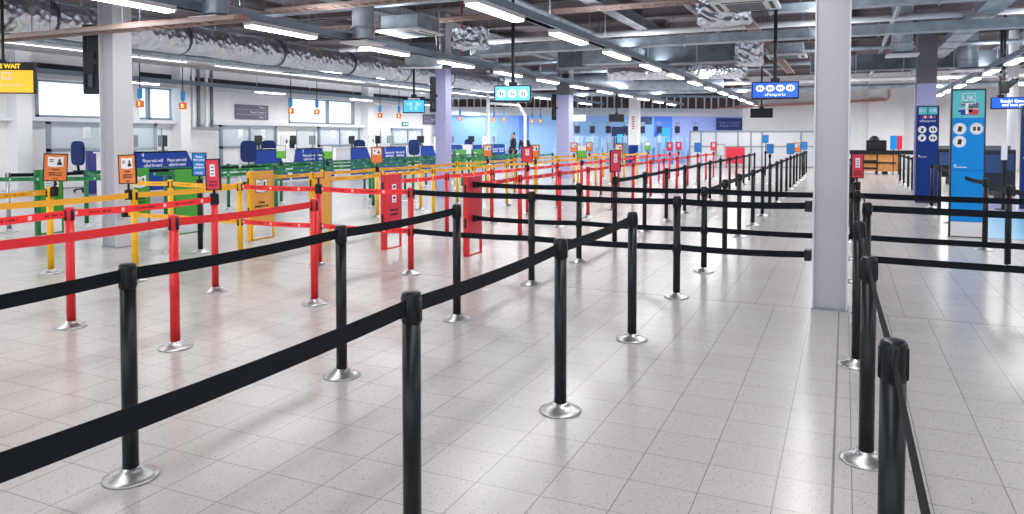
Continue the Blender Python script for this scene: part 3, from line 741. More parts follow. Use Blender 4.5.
tag(MB().box(0, .03, -.3, .3, -.1, .1).box(.03, .032, -.2, -.02, -.05, .05, 1).box(.03, .032, .04, .22, -.05, .05, 1).build('exit_sign', [mat('exit_green', (20, 150, 100), .5), WINK], loc=a), 'small green emergency exit sign on the white wall', 'sign')

# ---------------------------------------------------------------- person
def skin(name, pts, edges, radii, m, parent=None, sub=2):
    me = bpy.data.meshes.new(name); me.from_pydata(pts, edges, [])
    o = bpy.data.objects.new(name, me); col.objects.link(o)
    sk = o.modifiers.new('s', 'SKIN'); sk.use_smooth_shade = True
    for i, r in enumerate(radii):
        me.skin_vertices[0].data[i].radius = (r, r) if not isinstance(r, tuple) else r
    me.skin_vertices[0].data[0].use_root = True
    sb = o.modifiers.new('u', 'SUBSURF'); sb.levels = sub; sb.render_levels = sub
    me.materials.append(m)
    if parent: o.parent = parent
    return o
SKIN = mat('skin', (196, 150, 128), .6); HAIR = mat('hair_dark', (44, 34, 30), .8)
JACK = mat('jacket_dark', (38, 40, 52), .8); TROU = mat('trousers_dark', (30, 34, 48), .8); SHOE = mat('shoe_black', (20, 20, 22), .5)
def person(x, y, rz, label, hgt=1.0):
    t = empty('person', (x, y, 0), label, 'person', rz=rz); t.scale = (hgt,) * 3
    V = [(0, 0, .95), (0, .01, 1.15), (0, .0, 1.38), (0, 0, 1.50), (0, -.02, 1.60), (0, -.02, 1.72),                 # 0-5 spine to head
         (-.1, 0, .9), (-.11, -.08, .5), (-.11, -.02, .09), (-.11, -.16, .03),                                        # 6-9 leg (stepping)
         (.1, 0, .9), (.11, .06, .5), (.11, .2, .12), (.11, .08, .04),                                                 # 10-13
         (-.19, 0, 1.42), (-.25, .03, 1.14), (-.24, -.14, .95), (.19, 0, 1.42), (.25, .04, 1.14), (.26, -.04, .9)]   # arms
    E = [(0, 1), (1, 2), (2, 3), (3, 4), (4, 5), (0, 6), (6, 7), (7, 8), (8, 9), (0, 10), (10, 11), (11, 12), (12, 13), (2, 14), (14, 15), (15, 16), (2, 17), (17, 18), (18, 19)]
    Rr = [(.15, .11), (.13, .1), (.15, .1), .055, .085, .075, .09, .062, .04, .03, .09, .062, .04, .03, .06, .045, .03, .06, .045, .03]
    b0 = len(V)
    for (hx, hy, hz, sg, base) in ((-.24, -.16, .9, -1, 16), (.26, -.06, .84, 1, 19)):
        V.append((hx, hy, hz)); E.append((base, len(V) - 1)); Rr.append(.028); pi = len(V) - 1
        for q in range(4):
            dy = (q - 1.5) * .02; l = (.065, .075, .07, .055)[q]
            V += [(hx, hy + dy, hz - .04), (hx - sg * .015, hy + dy, hz - .04 - l)]; E += [(pi, len(V) - 2), (len(V) - 2, len(V) - 1)]; Rr += [.009, .008]
        V += [(hx - sg * .01, hy - .04, hz - .02), (hx - sg * .015, hy - .05, hz - .06)]; E += [(pi, len(V) - 2), (len(V) - 2, len(V) - 1)]; Rr += [.01, .009]
    body = skin('body', V, E, Rr, SKIN, t)
    skin('jacket', [(0, 0, .9), (0, .01, 1.15), (0, 0, 1.4), (-.2, 0, 1.42), (-.26, .03, 1.14), (-.25, -.13, .96), (.2, 0, 1.42), (.26, .04, 1.14), (.265, -.03, .93), (0, 0, 1.48)],
         [(0, 1), (1, 2), (2, 3), (3, 4), (4, 5), (2, 6), (6, 7), (7, 8), (2, 9)], [(.19, .14), (.17, .13), (.18, .13), .085, .07, .055, .085, .07, .055, .08], JACK, t)
    skin('trousers', [(0, 0, .95), (-.1, 0, .88), (-.11, -.08, .5), (-.11, -.02, .1), (.1, 0, .88), (.11, .06, .5), (.11, .19, .14)],
         [(0, 1), (1, 2), (2, 3), (0, 4), (4, 5), (5, 6)], [(.17, .12), .11, .085, .065, .11, .085, .065], TROU, t)
    for (sx_, sy, sz) in ((-.11, -.08, .0), (.11, .14, .02)):
        MB().prism([(-.12, 0), (.1, 0), (.1, .07), (.02, .08), (-.12, .04)], 'x', sx_ - .045, sx_ + .045).build('shoe', SHOE, t, loc=(0, sy, sz), bevel=.01)
    # hair, eyes, nose, ears, mouth
    me = MB(); 
    hr = skin('hair', [(0, .01, 1.74), (0, .05, 1.68), (0, .05, 1.6)], [(0, 1), (1, 2)], [(.085, .075), .08, .06], HAIR, t, 1)
    for sx_ in (-.03, .03): MB().lathe([(.002, -.008), (.008, 0), (.002, .008)], 8).build('eye', INK, t, loc=(sx_, -.098, 1.665))
    MB().prism([(-.125, 1.625), (-.095, 1.62), (-.095, 1.665)], 'x', -.012, .012).build('nose', SKIN, t)
    MB().box(-.025, .025, -.102, -.09, 1.588, 1.596).build('mouth', mat('lip', (150, 84, 80), .6), t)
    for sx_ in (-.085, .085): MB().lathe([(.005, -.03), (.018, 0), (.005, .03)], 8).build('ear', SKIN, t, loc=(sx_, -.02, 1.65))
    return t
p = PZ(513, 137, 33.5); person(p.x, p.y, -.9, 'person in a dark jacket walking behind the far check-in desks', 1.0)
p = PZ(524.5, 137, 36); person(p.x, p.y, .5, 'person in dark clothes partly hidden by the bent white pole', .93)

# ================================================================== E-GATES
for i, px in enumerate((562, 577, 592, 608, 625, 642, 659, 677, 695)):
    c_ = wpt(px, 0, 3.0)
    t = empty('egate', (c_.x, c_.y, 0), 'glass and steel e-gate with a dark camera pole, %s from the left' % ORD[i + 1], 'gate', 'e-gates along the far blue wall', math.atan2(WD.y, WD.x))
    MB().tube([(0, 0, 0), (0, 0, 2.35)], .035, 8).box(-.16, .16, -.03, .03, 2.3, 2.36).build('pole', GREYF, t)
    MB().box(-.14, .14, -.1, .02, 1.75, 2.15).build('camera_box', mat('deep_navy', (16, 24, 52), .4), t, bevel=.01)
    MB().box(-.1, .1, -.06, .02, 1.2, 1.62).build('reader', mat('pale_blue_grey', (170, 190, 216), .4), t)
    MB().box(-.42, -.36, -.5, .5, 0, .9).box(.36, .42, -.5, .5, 0, .9).box(-.42, .42, -.5, -.46, 1.52, 1.56).box(-.42, -.38, -.5, -.46, .9, 1.56).box(.38, .42, -.5, -.46, .9, 1.56).box(-.42, -.38, .46, .5, .9, 1.56).box(.38, .42, .46, .5, .9, 1.56).build('cabinet', mat('gate_blue_grey', (150, 188, 236), .4), t)
    MB().box(-.36, -.01, 0, .02, .2, 1.5).box(.01, .36, 0, .02, .2, 1.5).build('glass_door', GLASS, t)
o = wallseg('door_1', 612, 628, 0, 2.15, mat('doorway_navy', (30, 52, 100), .5), off=.06, th=.08)
MB().box(0, 1, -.02, 0, 0, 1).build('door_screen', SCRC, o, loc=wpt(617, 1.2, .15)).scale = (.35, 1, .5)
o = wallseg('trim_dark_sign', 637, 652, 2.3, 2.75, mat('slate_navy', (60, 82, 140), .5), off=.05, th=.05)
p = wpt(664, 1.2, .6); tag(MB().box(-.35, .35, -.03, .03, -1.2, .9).build('banner', mat('banner_cyan', (50, 176, 246), .5), loc=p), 'bright cyan upright banner by the far blue wall', 'banner')
p = PZ(577, 118, 40); t = empty('light_sign', (p.x, p.y, p.z), 'glowing white box sign right of the far lavender column', 'sign', rz=YAW)
MB().box(-.45, .45, -.05, .05, -.16, .16).build('box', mat('white_glow', (240, 246, 255), .4, emit=.9), t); MB().tube([(0, 0, .16), (0, 0, 4.7 - p.z)], .02, 6).build('hanger', GREYF, t)

# glass partition, far right middle
Zp = 37.0
a = PZ(690, 137, Zp); b = PZ(822, 137, Zp)
t = empty('glass_partition', (a.x, a.y, 0), 'grey framed white glass partition along the end of the lanes', 'partition', rz=math.atan2(b.y - a.y, b.x - a.x))
L = math.hypot(b.x - a.x, b.y - a.y)
fr = MB().box(0, L, -.03, .03, 1.76, 1.84).box(0, L, -.03, .03, 1.02, 1.08)
for px in (690, 701, 716, 738, 751, 762, 801, 822):
    x = L * (px - 690) / 132; fr.box(x - .035, x + .035, -.03, .03, 0, 1.84)
fr.build('frame', GREYF, t); MB().box(0, L, -.008, .008, .05, 1.76).build('panes', mat('milky_glass', (222, 226, 234), .4, alpha=.75), t)

# right-hand furniture
p = at(866, 174)
t = empty('service_counter', (p.x - .4, p.y, 0), 'orange wood service counter with black top at the far right wall', 'counter')
MB().box(0, 1.65, 0, .6, .12, .82).build('wood_front', WOOD, t); MB().box(-.6, 2.6, -.05, .7, .82, .98).build('black_top', BLACKP, t)
MB().box(0, 1.5, -.02, 0, .44, .5).build('kick_rail', BLACKP, t)
MB().box(-.5, -.42, 0, .08, 0, .82).box(2.4, 2.5, 0, .1, 0, .82).box(.1, .3, .1, .5, 0, .12).box(1.0, 1.2, .1, .5, 0, .12).build('legs', BLACKP, t)
t2 = empty('desk_machine', (p.x + .3, p.y + .3, .98), 'black desk machine with rounded hood on the wooden counter', 'machine')
MB().box(-.3, .45, -.2, .2, 0, .42).build('housing', BLACKP, t2, bevel=.03); MB().lathe([(.2, .42), (.17, .52), (.08, .6)], 16).build('hood', BLACKP, t2, smooth=True)
tag(MB().box(-.18, .18, -.02, .02, 0, .6).build('blue_poster', mat('pale_blue_poster', (150, 205, 236), .5), loc=(p.x - .75, RW - .02, 1.45)), 'pale blue poster on the far white wall left of the desk machine', 'poster')
for i, px in enumerate((893.5, 899)):
    q = PZ(px, 146, 30.0)
    tag(MB().box(-.12, .12, -.015, .015, -.28, .28).tube([(0, .02, -1.3), (0, .02, 0)], .02, 8, 1).build('upright_notice', [SKYB if i == 0 else MATS['sign_red'], BLACKP], loc=(q.x, q.y, 1.3)), ('blue' if i == 0 else 'red') + ' upright notice left of the navy totem', 'sign')
# dark equipment right of the totems
def scanner(px, py, w, h, label, m1, Z):
    q = PZ(px, 137, Z); t = empty('baggage_equipment', (q.x, q.y, 0), label, 'equipment', rz=.2)
    MB().box(-w / 2, w / 2, -.3, .3, .25, h).build('housing', m1, t, bevel=.02)
    MB().box(-w / 2, -w / 2 + .06, -.3, .3, 0, .25).box(w / 2 - .06, w / 2, -.3, .3, 0, .25).build('legs', BLACKP, t)
    MB().box(-w / 2 + .06, w / 2 - .06, -.32, -.3, h * .55, h * .9).build('screen', mat('dim_blue_screen', (40, 70, 120), .3), t)
    MB().box(-w / 2 + .1, w / 2 - .1, -.2, .2, h, h + .1).build('top_tray', GALVD, t)
DK = mat('equipment_navy', (24, 34, 58), .5)
scanner(990, 160, .55, 1.22, 'dark blue baggage equipment right of the light blue totem', DK, 18)
scanner(1001, 160, .5, 1.2, 'dark blue baggage equipment beside the white pole', DK, 19.5)
scanner(943, 160, .5, 1.15, 'black equipment seen between the two blue totems', BLACKP, 24)
q = PZ(1004.5, 137, 15.5)
t = empty('card_reader_stand', (q.x, q.y, 0), 'slim silver reader on a black stand right of the light blue totem', 'stand')
MB().box(-.03, .03, -.03, .03, 0, 1.05).lathe([(.15, 0), (.15, .02)], 16).build('stand', BLACKP, t); MB().box(-.05, .05, -.04, .04, 1.05, 1.4).build('reader', WALLG, t)
q = PZ(1012, 137, 20)
struct(MB().tube([(q.x, q.y, 0), (q.x, q.y, 4.4)], .12, 14), 'trim_white_post', WHITE, smooth=True)

# ================================================================== HANGING SIGNS AND SCREENS
def hang(name, p, w, h, face, label, cat, rz, rod=.03, d=.1, casing=BLACKP, margin=.02, rodtop=4.6):
    t = empty(name, p, label, cat, rz=rz)
    MB().box(-w / 2, w / 2, -d / 2, d / 2, -h / 2, h / 2).build('casing', casing, t, bevel=.004)
    MB().box(-w / 2 + margin, w / 2 - margin, -d / 2 - .003, -d / 2, -h / 2 + margin * 1.4, h / 2 - margin).build('screen', face, t)
    MB().tube([(0, 0, h / 2), (0, 0, rodtop - p.z)], rod, 10).box(-.07, .07, -.04, .04, h / 2, h / 2 + .06).build('hanger_rod', BLACKP, t)
    return t
Zs = 12.3
p = PZ(775, 90.5, Zs); t = hang('hanging_screen', p, .74, .29, SCRB, 'blue hanging ePassports screen with four white discs', 'screen', .1)
ic = MB(); mk = MB()
for i in range(4):
    x = -.235 + i * .157; disc(ic, x, .035, .068, .055, -.056, -.053); mk.box(x - .03, x - .005, -.058, -.056, .01, .06); disc(mk, x + .018, .035, .015, .02, -.058, -.056)
ic.build('white_discs', mat('disc_glow', (240, 244, 250), .4, emit=.6), t); mk.build('pictograms', mat('slate_print', (90, 90, 130), .5), t)
text('ePassports', .075, mat('white_glow_print', (245, 248, 255), .4, emit=.8), t, face_y(0, -.055, -.07))
Zs = 12.6
p = PZ(513, 94, Zs); t = hang('hanging_screen', p, .62, .28, SCRT, 'teal hanging screen with three white discs in the middle of the hall', 'screen', .75, d=.22)
t.rotation_euler = (0, 0, YAW * .8)
ic = MB(); mk = MB()
for i in range(3):
    x = -.19 + i * .185; disc(ic, x, .0, .075, .072, -.116, -.113); mk.box(x - .03, x - .005, -.118, -.116, -.03, .03); mk.prism([(x + .0, -.03), (x + .04, -.02), (x + .03, .03)], 'y', -.118, -.116)
ic.build('white_discs', MATS['disc_glow'], t); mk.build('pictograms', MATS['slate_print'], t)
p = PZ(414, 105, 19); t = hang('hanging_screen', p, .56, .42, SCRC, 'small cyan hanging screen with dark header left of the lavender column', 'screen', .5)
MB().box(-.26, .26, -.056, -.05, .12, .2).build('header', BLACKP, t)
text('ePassports', .07, MATS['white_glow_print'], t, face_y(0, -.058, .16)); text('UK   EU\n||  |||', .1, MATS['disc_glow'], t, face_y(0, -.055, -.03))
p = PZ(761.5, 113, 25); hang('hanging_monitor', p, .72, .32, BLACKP, 'black hanging monitor below the blue ePassports screen', 'monitor', .2)
p = PZ(616.5, 118, 33); hang('hanging_monitor', p, .68, .34, BLACKP, 'black hanging monitor over the e-gates', 'monitor', .3, rodtop=3.9)
# right edge sign with camera
p = PZ(1017, 103, 18.5); t = hang('hanging_screen', p, 1.12, .3, SCRB, 'blue hanging sign with white lettering at the right edge', 'screen', 0.0)
text('Ready? Queue here\nand scan passport', .1, MATS['white_glow_print'], t, face_y(0.02, -.055, .0), bold=.003, sx=.95)
for ch in t.children:
    if ch.name.startswith('hanger_rod'): ch.location = (-.35, 0, 0)
q = PZ(1004, 85, 17.6)
t = empty('ceiling_camera', q, 'black camera cluster hung on a rod at the right', 'camera')
MB().tube([(0, 0, 0), (0, 0, 4.6 - q.z)], .03, 8).build('rod', BLACKP, t)
MB().box(-.1, .1, -.1, .1, -.2, .1).bar((0, 0, -.1), (.22, -.05, .12), .14, .14).bar((0, 0, .1), (-.08, 0, .25), .08, .1).build('housing', BLACKP, t, bevel=.02)
MB().tube([(.22, -.05, .12), (.26, -.06, .16)], .05, 12).build('lens', mat('lens_dark', (10, 12, 18), .1), t)
# please wait sign, cut by left edge
p = PZ(3.5, 76.5, 10.4)
t = empty('hanging_screen', p, 'black and yellow hanging please wait sign at the left edge', 'screen', rz=.5)
MB().box(-.43, .43, -.04, .04, -.24, .2).build('casing', BLACKP, t)
MB().box(-.42, .42, -.045, -.04, -.225, .085).build('yellow_face', mat('screen_yellow', (252, 190, 20), .3, emit=.5), t)
text('PLEASE WAIT', .085, mat('glow_yellow', (255, 214, 30), .4, emit=.5), t, face_y(0, -.046, .14), bold=.004)
MB().box(-.0, .13, -.048, -.045, -.04, .06).build('icon_outline', WINK, t); MB().box(.02, .11, -.05, -.048, -.02, .045).build('icon_face', MATS['screen_yellow'], t)
text('Please have passport ready', .05, WINK, t, face_y(.0, -.046, -.12))
MB().tube([(0, 0, .2), (0, 0, 3.45 - p.z)], .02, 8).build('hanger_rod', BLACKP, t)
# portrait display backs by columns
for (px, y0, y1, Z, wpx, lab) in ((92, 25, 94, 10.3, 15, 'tall black display fixed left of the near steel column'), (433, 77, 112, 17.4, 6, 'narrow black display fixed left of the lavender column'), (554, 94, 120, 27.4, 4.5, 'narrow black display fixed left of the far lavender column')):
    a = PZ(px, y0, Z); b = PZ(px, y1, Z); hh = a.z - b.z; w = wpx / F * Z
    t = empty('column_display', (a.x, a.y, b.z), lab, 'display', rz=YAW)
    MB().box(-w / 2, w / 2, -.06, .06, 0, hh).build('casing', mat('display_black', (10, 16, 26), .4, spec=.3), t, bevel=.005)
    MB().box(-w * .3, w * .3, -.08, -.06, hh * .3, hh * .6).box(-w * .38, -w * .3, -.075, -.06, hh * .05, hh * .95).box(w * .05, w * .8, -.09, -.07, hh * .42, hh * .5).build('bracket', BLACKP, t)
    MB().box(-w * .1, w * .2, -.085, -.06, hh * .1, hh * .28).build('terminal_cover', mat('dark_slate', (44, 54, 68), .4), t)
# numbered lane lamps
for i, (px, py, blue) in enumerate(((140, 104, 93), (183, 106, 95), (291, 111, 102), (317, 112, 103), (380, 115.5, 107), (399, 116, 108), (460, 118.5, 112), (494, 119.5, 114), (504, 119.5, 114), (532, 121, 116.5), (540.5, 121, 116.5))):
    p = at(px, py, 2.47)
    t = empty('lane_marker', p, 'orange lane marker box hanging under a blue tag, %s from the left' % ORD[i + 1], 'marker light', 'orange lane markers', YAW)
    MB().box(-.1, .1, -.05, .05, -.1, .1).build('box', mat('marker_orange', (240, 110, 40), .4, emit=.3), t, bevel=.008)
    text(str(1 + i % 4), .13, mat('marker_glow', (255, 226, 150), .4, emit=1.2), t, face_y(0, -.053, 0), bold=.012)
    MB().box(-.055, .055, -.03, .03, .16, .44).build('blue_tag', mat('tag_blue', (50, 150, 214), .5, emit=.2), t)
    MB().tube([(0, 0, .1), (0, 0, 4.6 - p.z)], .014, 6).build('cord', BLACKP, t)

# ================================================================== LIGHT ROWS
rows = [(-4.35, 9.15, 3.2, 'the middle row', 12, TRUNK), (-8.3, 6.5, 3.2, 'the row left of the middle', 12, TRUNK), (-12.1, 6.7, 3.2, 'the row above the yellow sign', 11, TRUNK),
        (-16.1, 7.6, 3.3, 'the row over the check-in desks', 10, WHITE), (-20.2, 10.5, 3.2, 'the row nearest the windows', 9, TRUNK), (3.46, 14.0, 3.2, 'the row at the right', 8, TRUNK)]
for (x, y0, z, nm, n, tm) in rows:
    ya = y0 - 5 if x != 3.46 else 12
    ye = y0 + 2.93 * n
    o = MB().box(x - .06, x + .06, ya, ye, z + .09, z + .22).box(x - .085, x + .085, ya, ye, z + .09, z + .105)
    t = tag(o.build('lighting_trunking', tm), 'long steel lighting trunking carrying ' + nm + ' of lamps' if x != -16.1 else 'long white service rail without lamps over the check-in desks', 'trunking')
    hr = MB(); y = ya + 1
    while y < ye: hr.tube([(x, y, z + .22), (x, y, 4.75)], .006, 5); y += 3
    hr.build('hanger_rods', GREYF, t)
    for i in range(-1 if x < -5 else 0, n):
        y = y0 + i * 2.93
        if x == -16.1 or (x == -20.2 and i % 2): continue
        l = empty('ceiling_light', (x, y, z), 'lit strip light, %s from the front in %s' % (ORD[i + 2], nm), 'ceiling light', 'strip lights in ' + nm)
        MB().box(-.1, .1, -.76, .76, .03, .09).build('housing', WHITE, l)
        MB().box(-.085, .085, -.74, .74, 0, .03).build('diffuser', LAMP, l)

# ================================================================== DUCTS, TRAYS, ETC
def ring_tube(pts, r, m, name, label, cat, bands=None, n=20, jit=0.):
    L = []; pts = [Vector(p) for p in pts]
    seg = 26
    for i in range(len(pts) - 1):
        for k in range(seg): L.append(pts[i].lerp(pts[i + 1], k / seg))
    L.append(pts[-1]); rs = [r * (1 + random.uniform(-jit, jit)) for _ in L]
    t = tag(MB().tube(L, r, n, rs=rs).build(name, m, smooth=True), label, cat)
    return t
d1 = ring_tube([(-11.2, 3.0, 3.34), (-11.2, 12, 3.33), (-11.2, 23.5, 3.36)], .27, FOIL, 'foil_duct', 'fat crinkled silver foil duct running back above the left lanes', 'duct', jit=.07)
for y in [5, 7.5, 10, 12.5, 15, 17.5, 20]:
    sb = MB().tube([(-11.2, y - .02, 3.34), (-11.2, y + .02, 3.34)], .29, 20); sb.tube([(-10.91, y, 3.34), (-10.91, y, 4.74)], .006, 5); sb.tube([(-11.49, y, 3.34), (-11.49, y, 4.74)], .006, 5)
    sb.build('duct_band', GALVD, d1)
ring_tube([(-14.2, 5.0, 3.75), (-14.2, 30, 3.75)], .22, FOIL, 'foil_duct', 'second silver foil duct farther left over the desks', 'duct', jit=.06)
ring_tube([(-7.6, 25, 3.75), (-5.5, 25.8, 3.8), (-3.0, 25.2, 3.7)], .26, FOIL, 'foil_duct', 'short sagging foil duct in the middle distance', 'duct', jit=.08)
ring_tube([(-12.5, 27, 3.78), (-6.2, 31, 3.76), (-4.6, 31.4, 3.76)], .3, GALV, 'round_duct', 'plain round duct hanging over the far e-gates', 'duct')
def rect_duct(x0, x1, y, z0, z1, d, m, label):
    t = empty('rectangular_duct', (x0, y, z0), label, 'duct'); L = x1 - x0
    mb = MB().box(0, L, 0, d, 0, z1 - z0); x = 0
    while x < L: mb.box(x, x + .03, -.02, d + .02, -.02, z1 - z0 + .02, 1); x += 1.25
    mb.build('casing', [m, GALV], t)
    mb = MB(); x = .5
    while x < L: mb.tube([(x, -.02, z1 - z0), (x, -.02, 4.745 - z0)], .007, 5); x += 2.5
    mb.build('hangers', GREYF, t); return t
rect_duct(-7.2, -2.4, 19.0, 3.42, 3.93, .7, GALVD, 'deep dark steel duct crossing the middle of the ceiling')
rect_duct(-8.2, 9, 15.8, 3.5, 3.68, .35, GALV, 'long shallow steel duct crossing the whole ceiling to the right')
rect_duct(-1.2, 9, 13.1, 3.62, 3.74, .3, GALV, 'shallow steel duct crossing behind the grey column near its top')
rect_duct(-1.0, 9, 24.2, 3.5, 3.95, .6, GALVD, 'dark steel duct crossing the right side of the ceiling')
rect_duct(-13, -8.8, 20.5, 4.05, 4.35, .6, GALVD, 'dark steel duct over the left lanes')
rect_duct(-6.2, -4.7, 18.2, 3.4, 3.75, .5, GALV, 'short silver air box beside the deep duct')
rect_duct(-12.5, -2, 29.5, 4.12, 4.4, .7, GALVD, 'wide dark duct crossing the far ceiling')
# diagonal-looking broad tray at right (runs along the hall)
t = empty('wide_duct', (2.3, 8, 3.75), 'broad steel duct running back along the right side of the ceiling', 'duct')
mb = MB().box(-.2, .2, 0, 22, 0, .14)
for i in range(15): mb.box(-.22, .22, i * 1.5, i * 1.5 + .04, -.02, .16)
mb.build('casing', GALV, t)
def ladder(p, q, w, label, rung=.22):
    p = Vector(p); q = Vector(q); t = empty('cable_ladder', p, label, 'cable tray'); d = q - p; L = d.length; u = d.normalized(); s = Vector((-u.y, u.x, 0))
    mb = MB().bar(s * w / 2, d + s * w / 2, .015, .05).bar(-s * w / 2, d - s * w / 2, .015, .05); k = 0
    while k < L: mb.bar(u * k - s * w / 2, u * k + s * w / 2, .02, .02); k += rung
    mb.build('ladder_frame', mat('ladder_zinc', (176, 158, 152), .5, .2), t)
    mb = MB()
    for j in range(7):
        pts = [u * (L * i / 14) + s * ((j - 3) * w / 9 + random.uniform(-.008, .008)) + Vector((0, 0, .025 + random.uniform(0, .02))) for i in range(15)]
        mb.tube(pts, .012, 6)
    mb.build('cables', COPPER, t)
    mb = MB(); k = .4
    while k < L:
        for sg in (-1, 1): mb.tube([u * k + s * sg * w / 2, u * k + s * sg * w / 2 + Vector((0, 0, 4.7 - p.z))], .006, 5)
        k += 1.8
    mb.build('hangers', GREYF, t)
ladder((-12.5, 6.8, 2.95), (-6.6, 6.8, 2.95), .26, 'cable ladder with copper coloured cables passing before the left steel column')
ladder((-9.6, 10.6, 3.82), (-3.9, 10.6, 3.82), .3, 'cable ladder with copper coloured cables near the top centre')
ladder((-12, 14.2, 4.08), (6, 14.2, 4.08), .3, 'long cable ladder crossing the ceiling behind the middle lamps')
ladder((-6.5, 9, 4.22), (-6.5, 28, 4.22), .3, 'cable ladder running back between the two middle lamp rows')
ladder((-1.9, 11, 3.95), (-1.9, 30, 3.95), .25, 'cable ladder running back over the black lanes')
def cassette(x, y, z, s, label, rz=0, tilt=0):
    t = empty('ceiling_cassette', (x, y, z), label, 'air conditioner', rz=rz)
    MB().box(-s / 2, s / 2, -s / 2, s / 2, 0, .05).build('face_plate', WALLG, t, bevel=.01)
    mb = MB()
    for k in range(9): mb.box(-s * .28, s * .28, -s * .28 + k * s * .07, -s * .28 + k * s * .07 + s * .035, -.008, 0)
    mb.build('grille', GALVD, t)
    v = MB()
    for sg in (-1, 1): v.box(-s * .32, s * .32, sg * s * .4 - .03, sg * s * .4 + .03, -.006, 0); v.box(sg * s * .4 - .03, sg * s * .4 + .03, -s * .32, s * .32, -.006, 0)
    v.build('louvres', BLACKP, t)
    MB().box(-s * .42, s * .42, -s * .42, s * .42, .05, .32).build('casing', GALV, t)
    mb = MB()
    for a in (-1, 1):
        for b in (-1, 1): mb.tube([(a * s * .4, b * s * .4, .3), (a * s * .4, b * s * .4, 4.7 - z)], .007, 5)
    mb.build('hangers', GREYF, t)
    if tilt: t.rotation_euler.x = tilt
    return t
cassette(-8.0, 12.8, 3.6, 1.0, 'white ceiling cassette unit left of centre above the lane lamps')
cassette(-1.48, 12.4, 3.62, 1.0, 'white ceiling cassette unit near the top left of the grey column')
cassette(-1.4, 20.5, 3.6, .95, 'smaller-looking ceiling cassette behind the ePassports screen')
cassette(-9.0, 15.0, 3.3, .9, 'tilted grille unit hanging above the lavender column', tilt=.5, rz=.4)
def drop(x, y, z0, r, label):
    r = round(r, 3)
    t = empty('duct_drop', (x, y, z0), label, 'duct')
    MB().tube([(0, 0, 0), (0, 0, 4.745 - z0)], r, 28).build('pipe', mat('bright_galvanised', (186, 198, 208), .3, .7, var=.2, vscale=5), t, smooth=True)
    MB().lathe([(r + .02, .18), (r + .02, .22)], 28).lathe([(r + .03, 0), (r + .05, -.02), (r * .6, -.03)], 28).build('collar', GALV, t, smooth=True)
    MB().box(-r * 1.5, r * 1.5, -r * 1.5, r * 1.5, -.09, -.05).build('diffuser_plate', WALLG, t)
drop(-7.95, 7.7, 3.22, .17, 'round galvanised duct drop at the upper left')
drop(-8.0, 11.2, 3.3, .2, 'round galvanised duct drop left of the cassette unit')
drop(1.15, 19.0, 3.45, .22, 'round galvanised duct drop right of the grey column')
drop(3.0, 23.4, 3.4, .25, 'round galvanised duct drop above the right totems')
# foil plenum next to cassette
def crumple(x, y, z, w, d, h, label):
    bm = bmesh.new(); bmesh.ops.create_cube(bm, size=1); bmesh.ops.subdivide_edges(bm, edges=bm.edges, cuts=7, use_grid_fill=True)
    for v in bm.verts:
        v.co.x *= w; v.co.y *= d; v.co.z *= h
        v.co += Vector((random.uniform(-1, 1), random.uniform(-1, 1), random.uniform(-1, 1))) * .03
    me = bpy.data.meshes.new('foil_wrap'); bm.to_mesh(me); bm.free(); me.materials.append(FOIL)
    o = bpy.data.objects.new('foil_wrap', me); col.objects.link(o); o.location = (x, y, z); tag(o, label, 'duct')
    for sg in (-1, 1): MB().tube([(sg * w * .4, 0, h * .4), (sg * w * .4, 0, 4.75 - z)], .008, 6).build('hanger_rod', GREYF, o)
crumple(-1.95, 13.3, 3.75, .85, .5, .5, 'crumpled foil wrapped air box behind the cassette near the column')
crumple(-2.15, 18.8, 3.6, .6, .7, .62, 'crumpled foil wrapping at the right end of the deep duct')
crumple(-7.2, 13.9, 3.6, .6, .5, .4, 'crumpled foil air box right of the left cassette')
for i, (z, y, r, m) in enumerate(((4.1, 12.2, .05, GALV), (4.0, 17.3, .07, WALLG), (3.95, 22.3, .06, GALV), (4.05, 27, .08, GALV), (3.85, 33, .08, WALLG), (4.25, 9.2, .05, GALV), (3.7, 35.5, .12, GALV))):
    tag(MB().tube([(-20, y, z), (9, y, z)], r, 10).build('service_pipe', m, smooth=True), 'straight pipe crossing under the roof, %s nearest' % ORD[[0, 2, 3, 4, 5, 6, 1, 7][i + 1]], 'pipe')
for i, (x, z, r) in enumerate(((-5.6, 4.05, .06), (-13.2, 3.95, .07), (-17.8, 3.9, .1), (.9, 4.0, .05), (5.2, 3.9, .08), (-2.9, 4.15, .05))):
    tag(MB().tube([(x, 2, z), (x, 38, z)], r, 10).build('service_pipe', GALV, smooth=True), 'straight pipe running the length of the hall, %s' % ['over the red lanes', 'left of the foil duct', 'over the check-in desks', 'right of the grey column', 'at the far right', 'over the black lanes'][i], 'pipe')
p = at(462, 54, 3.35)
tag(MB().tube([(0, 0, 0), (0, 0, 1.4)], .022, 8).build('sprinkler_pipe', mat('pipe_red', (176, 44, 60), .5), loc=p), 'thin red vertical sprinkler pipe left of centre', 'pipe')
# copper pipe on the right wall
a = PZ(700, 108, 38); yb = RW - .45
def rp(px, py):
    d = ray(px, py); t = yb / d.y; return (d.x * t, yb, H + d.z * t)
tag(MB().tube([rp(717, 108.5), rp(885, 100.5), rp(889, 98), rp(889.5, 88)], .05, 10).tube([rp(735, 106), rp(884, 98.5)], .03, 8).build('copper_pipe', mat('copper_pink', (206, 158, 154), .45, .3), smooth=True), 'pinkish copper pipe running along the far white wall and turning up', 'pipe')
for i, px in enumerate((560, 760)):
    pass
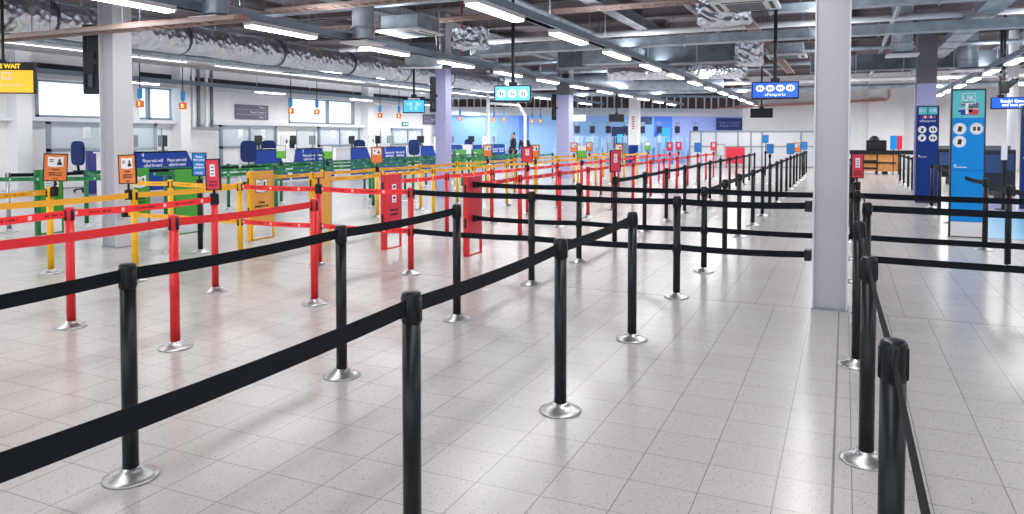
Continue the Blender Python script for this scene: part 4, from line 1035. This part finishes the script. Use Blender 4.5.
# small ceiling devices
for i, (px, py, z) in enumerate(((565, 78, 3.6), (638, 81, 3.6))):
    p = at(px, py, z)
    t = empty('ceiling_projector', p, 'small dark device hung from the ceiling, %s from the left' % ORD[i + 1], 'device')
    MB().box(-.18, .18, -.12, .12, 0, .14).build('housing', BLACKP, t, bevel=.01); MB().tube([(0, 0, .14), (0, 0, 4.7 - z)], .02, 6).build('rod', BLACKP, t); MB().tube([(-.1, -.12, .07), (-.1, -.15, .07)], .04, 10).build('lens', GALV, t)

# ================================================================== LIGHT AND CAMERA
W = bpy.data.worlds.new('world'); S.world = W; W.use_nodes = True
bg = W.node_tree.nodes['Background']; bg.inputs['Color'].default_value = (.86, .93, 1., 1); bg.inputs['Strength'].default_value = 2.1
def area(x, y, z, sx, sy, p, up=False, c=(1, .99, .975)):  # area lights added on top of the glowing strip diffusers
    l = bpy.data.lights.new('added_area_light', 'AREA'); l.shape = 'RECTANGLE'; l.size = sx; l.size_y = sy; l.energy = p; l.color = c
    l.specular_factor = .25
    o = bpy.data.objects.new('added_area_light', l); col.objects.link(o); o.location = (x, y, z)
    if up: o.rotation_euler = (PI, 0, 0)
for x in (-20.2, -16.1, -12.1, -8.3, -4.35, -.4, 3.46, 6.5):
    for y in (3, 11, 19, 27, 34):
        k = 1.5 if y > 25 else 1.
        area(x, y, 3.12, .3, 7., 88 * k)  # added downlight along the strip rows, also where no strips hang
        area(x, y, 3.5, .3, 7., 74 * k, True, (.92, .96, 1))  # unseen uplight, added to brighten the roof structure
for x in (-19, -16, -13, -10, -7.5): area(x, 38.2 if x < -12 else 41, 2.95, 2.2, .4, 75)  # no fixtures here: added to lift the dim blue end wall
for x in (-3, 0, 3.2, 6.5): area(x, 37.5, 3.12, 2.4, .4, 30)  # added fill for the white back wall at right, not fixtures
area(-8.6, 43.6, 3.1, 2.4, .4, 80); area(-6.4, 44.2, 3.1, 2., .4, 80)  # two more lights added to brighten the lavender wall and bulkhead
S.cycles.caustics_reflective = False; S.cycles.caustics_refractive = False
cam = bpy.data.cameras.new('camera'); co = bpy.data.objects.new('camera', cam); col.objects.link(co)
co.location = (0, 0, H); co.rotation_euler = (PI / 2 - TH, 0, YAW)
cam.sensor_width = 36; cam.sensor_fit = 'HORIZONTAL'; cam.lens = F / 1024 * 36
cam.shift_y = -(257 - CYP) / 1024 * 1.0 * 1.0
cam.clip_start = .05; cam.clip_end = 200
S.camera = co
S.view_settings.view_transform = 'Standard'; S.view_settings.look = 'None'; S.view_settings.exposure = 0
# check duplicated labels
seen = {}
for o in S.objects:
    if o.parent is None and 'label' in o.keys():
        if o['label'] in seen: print('DUP', o['label'])
        seen[o['label']] = 1
        n = len(o['label'].split())
        if n < 4 or n > 16: print('LEN', n, o['label'])
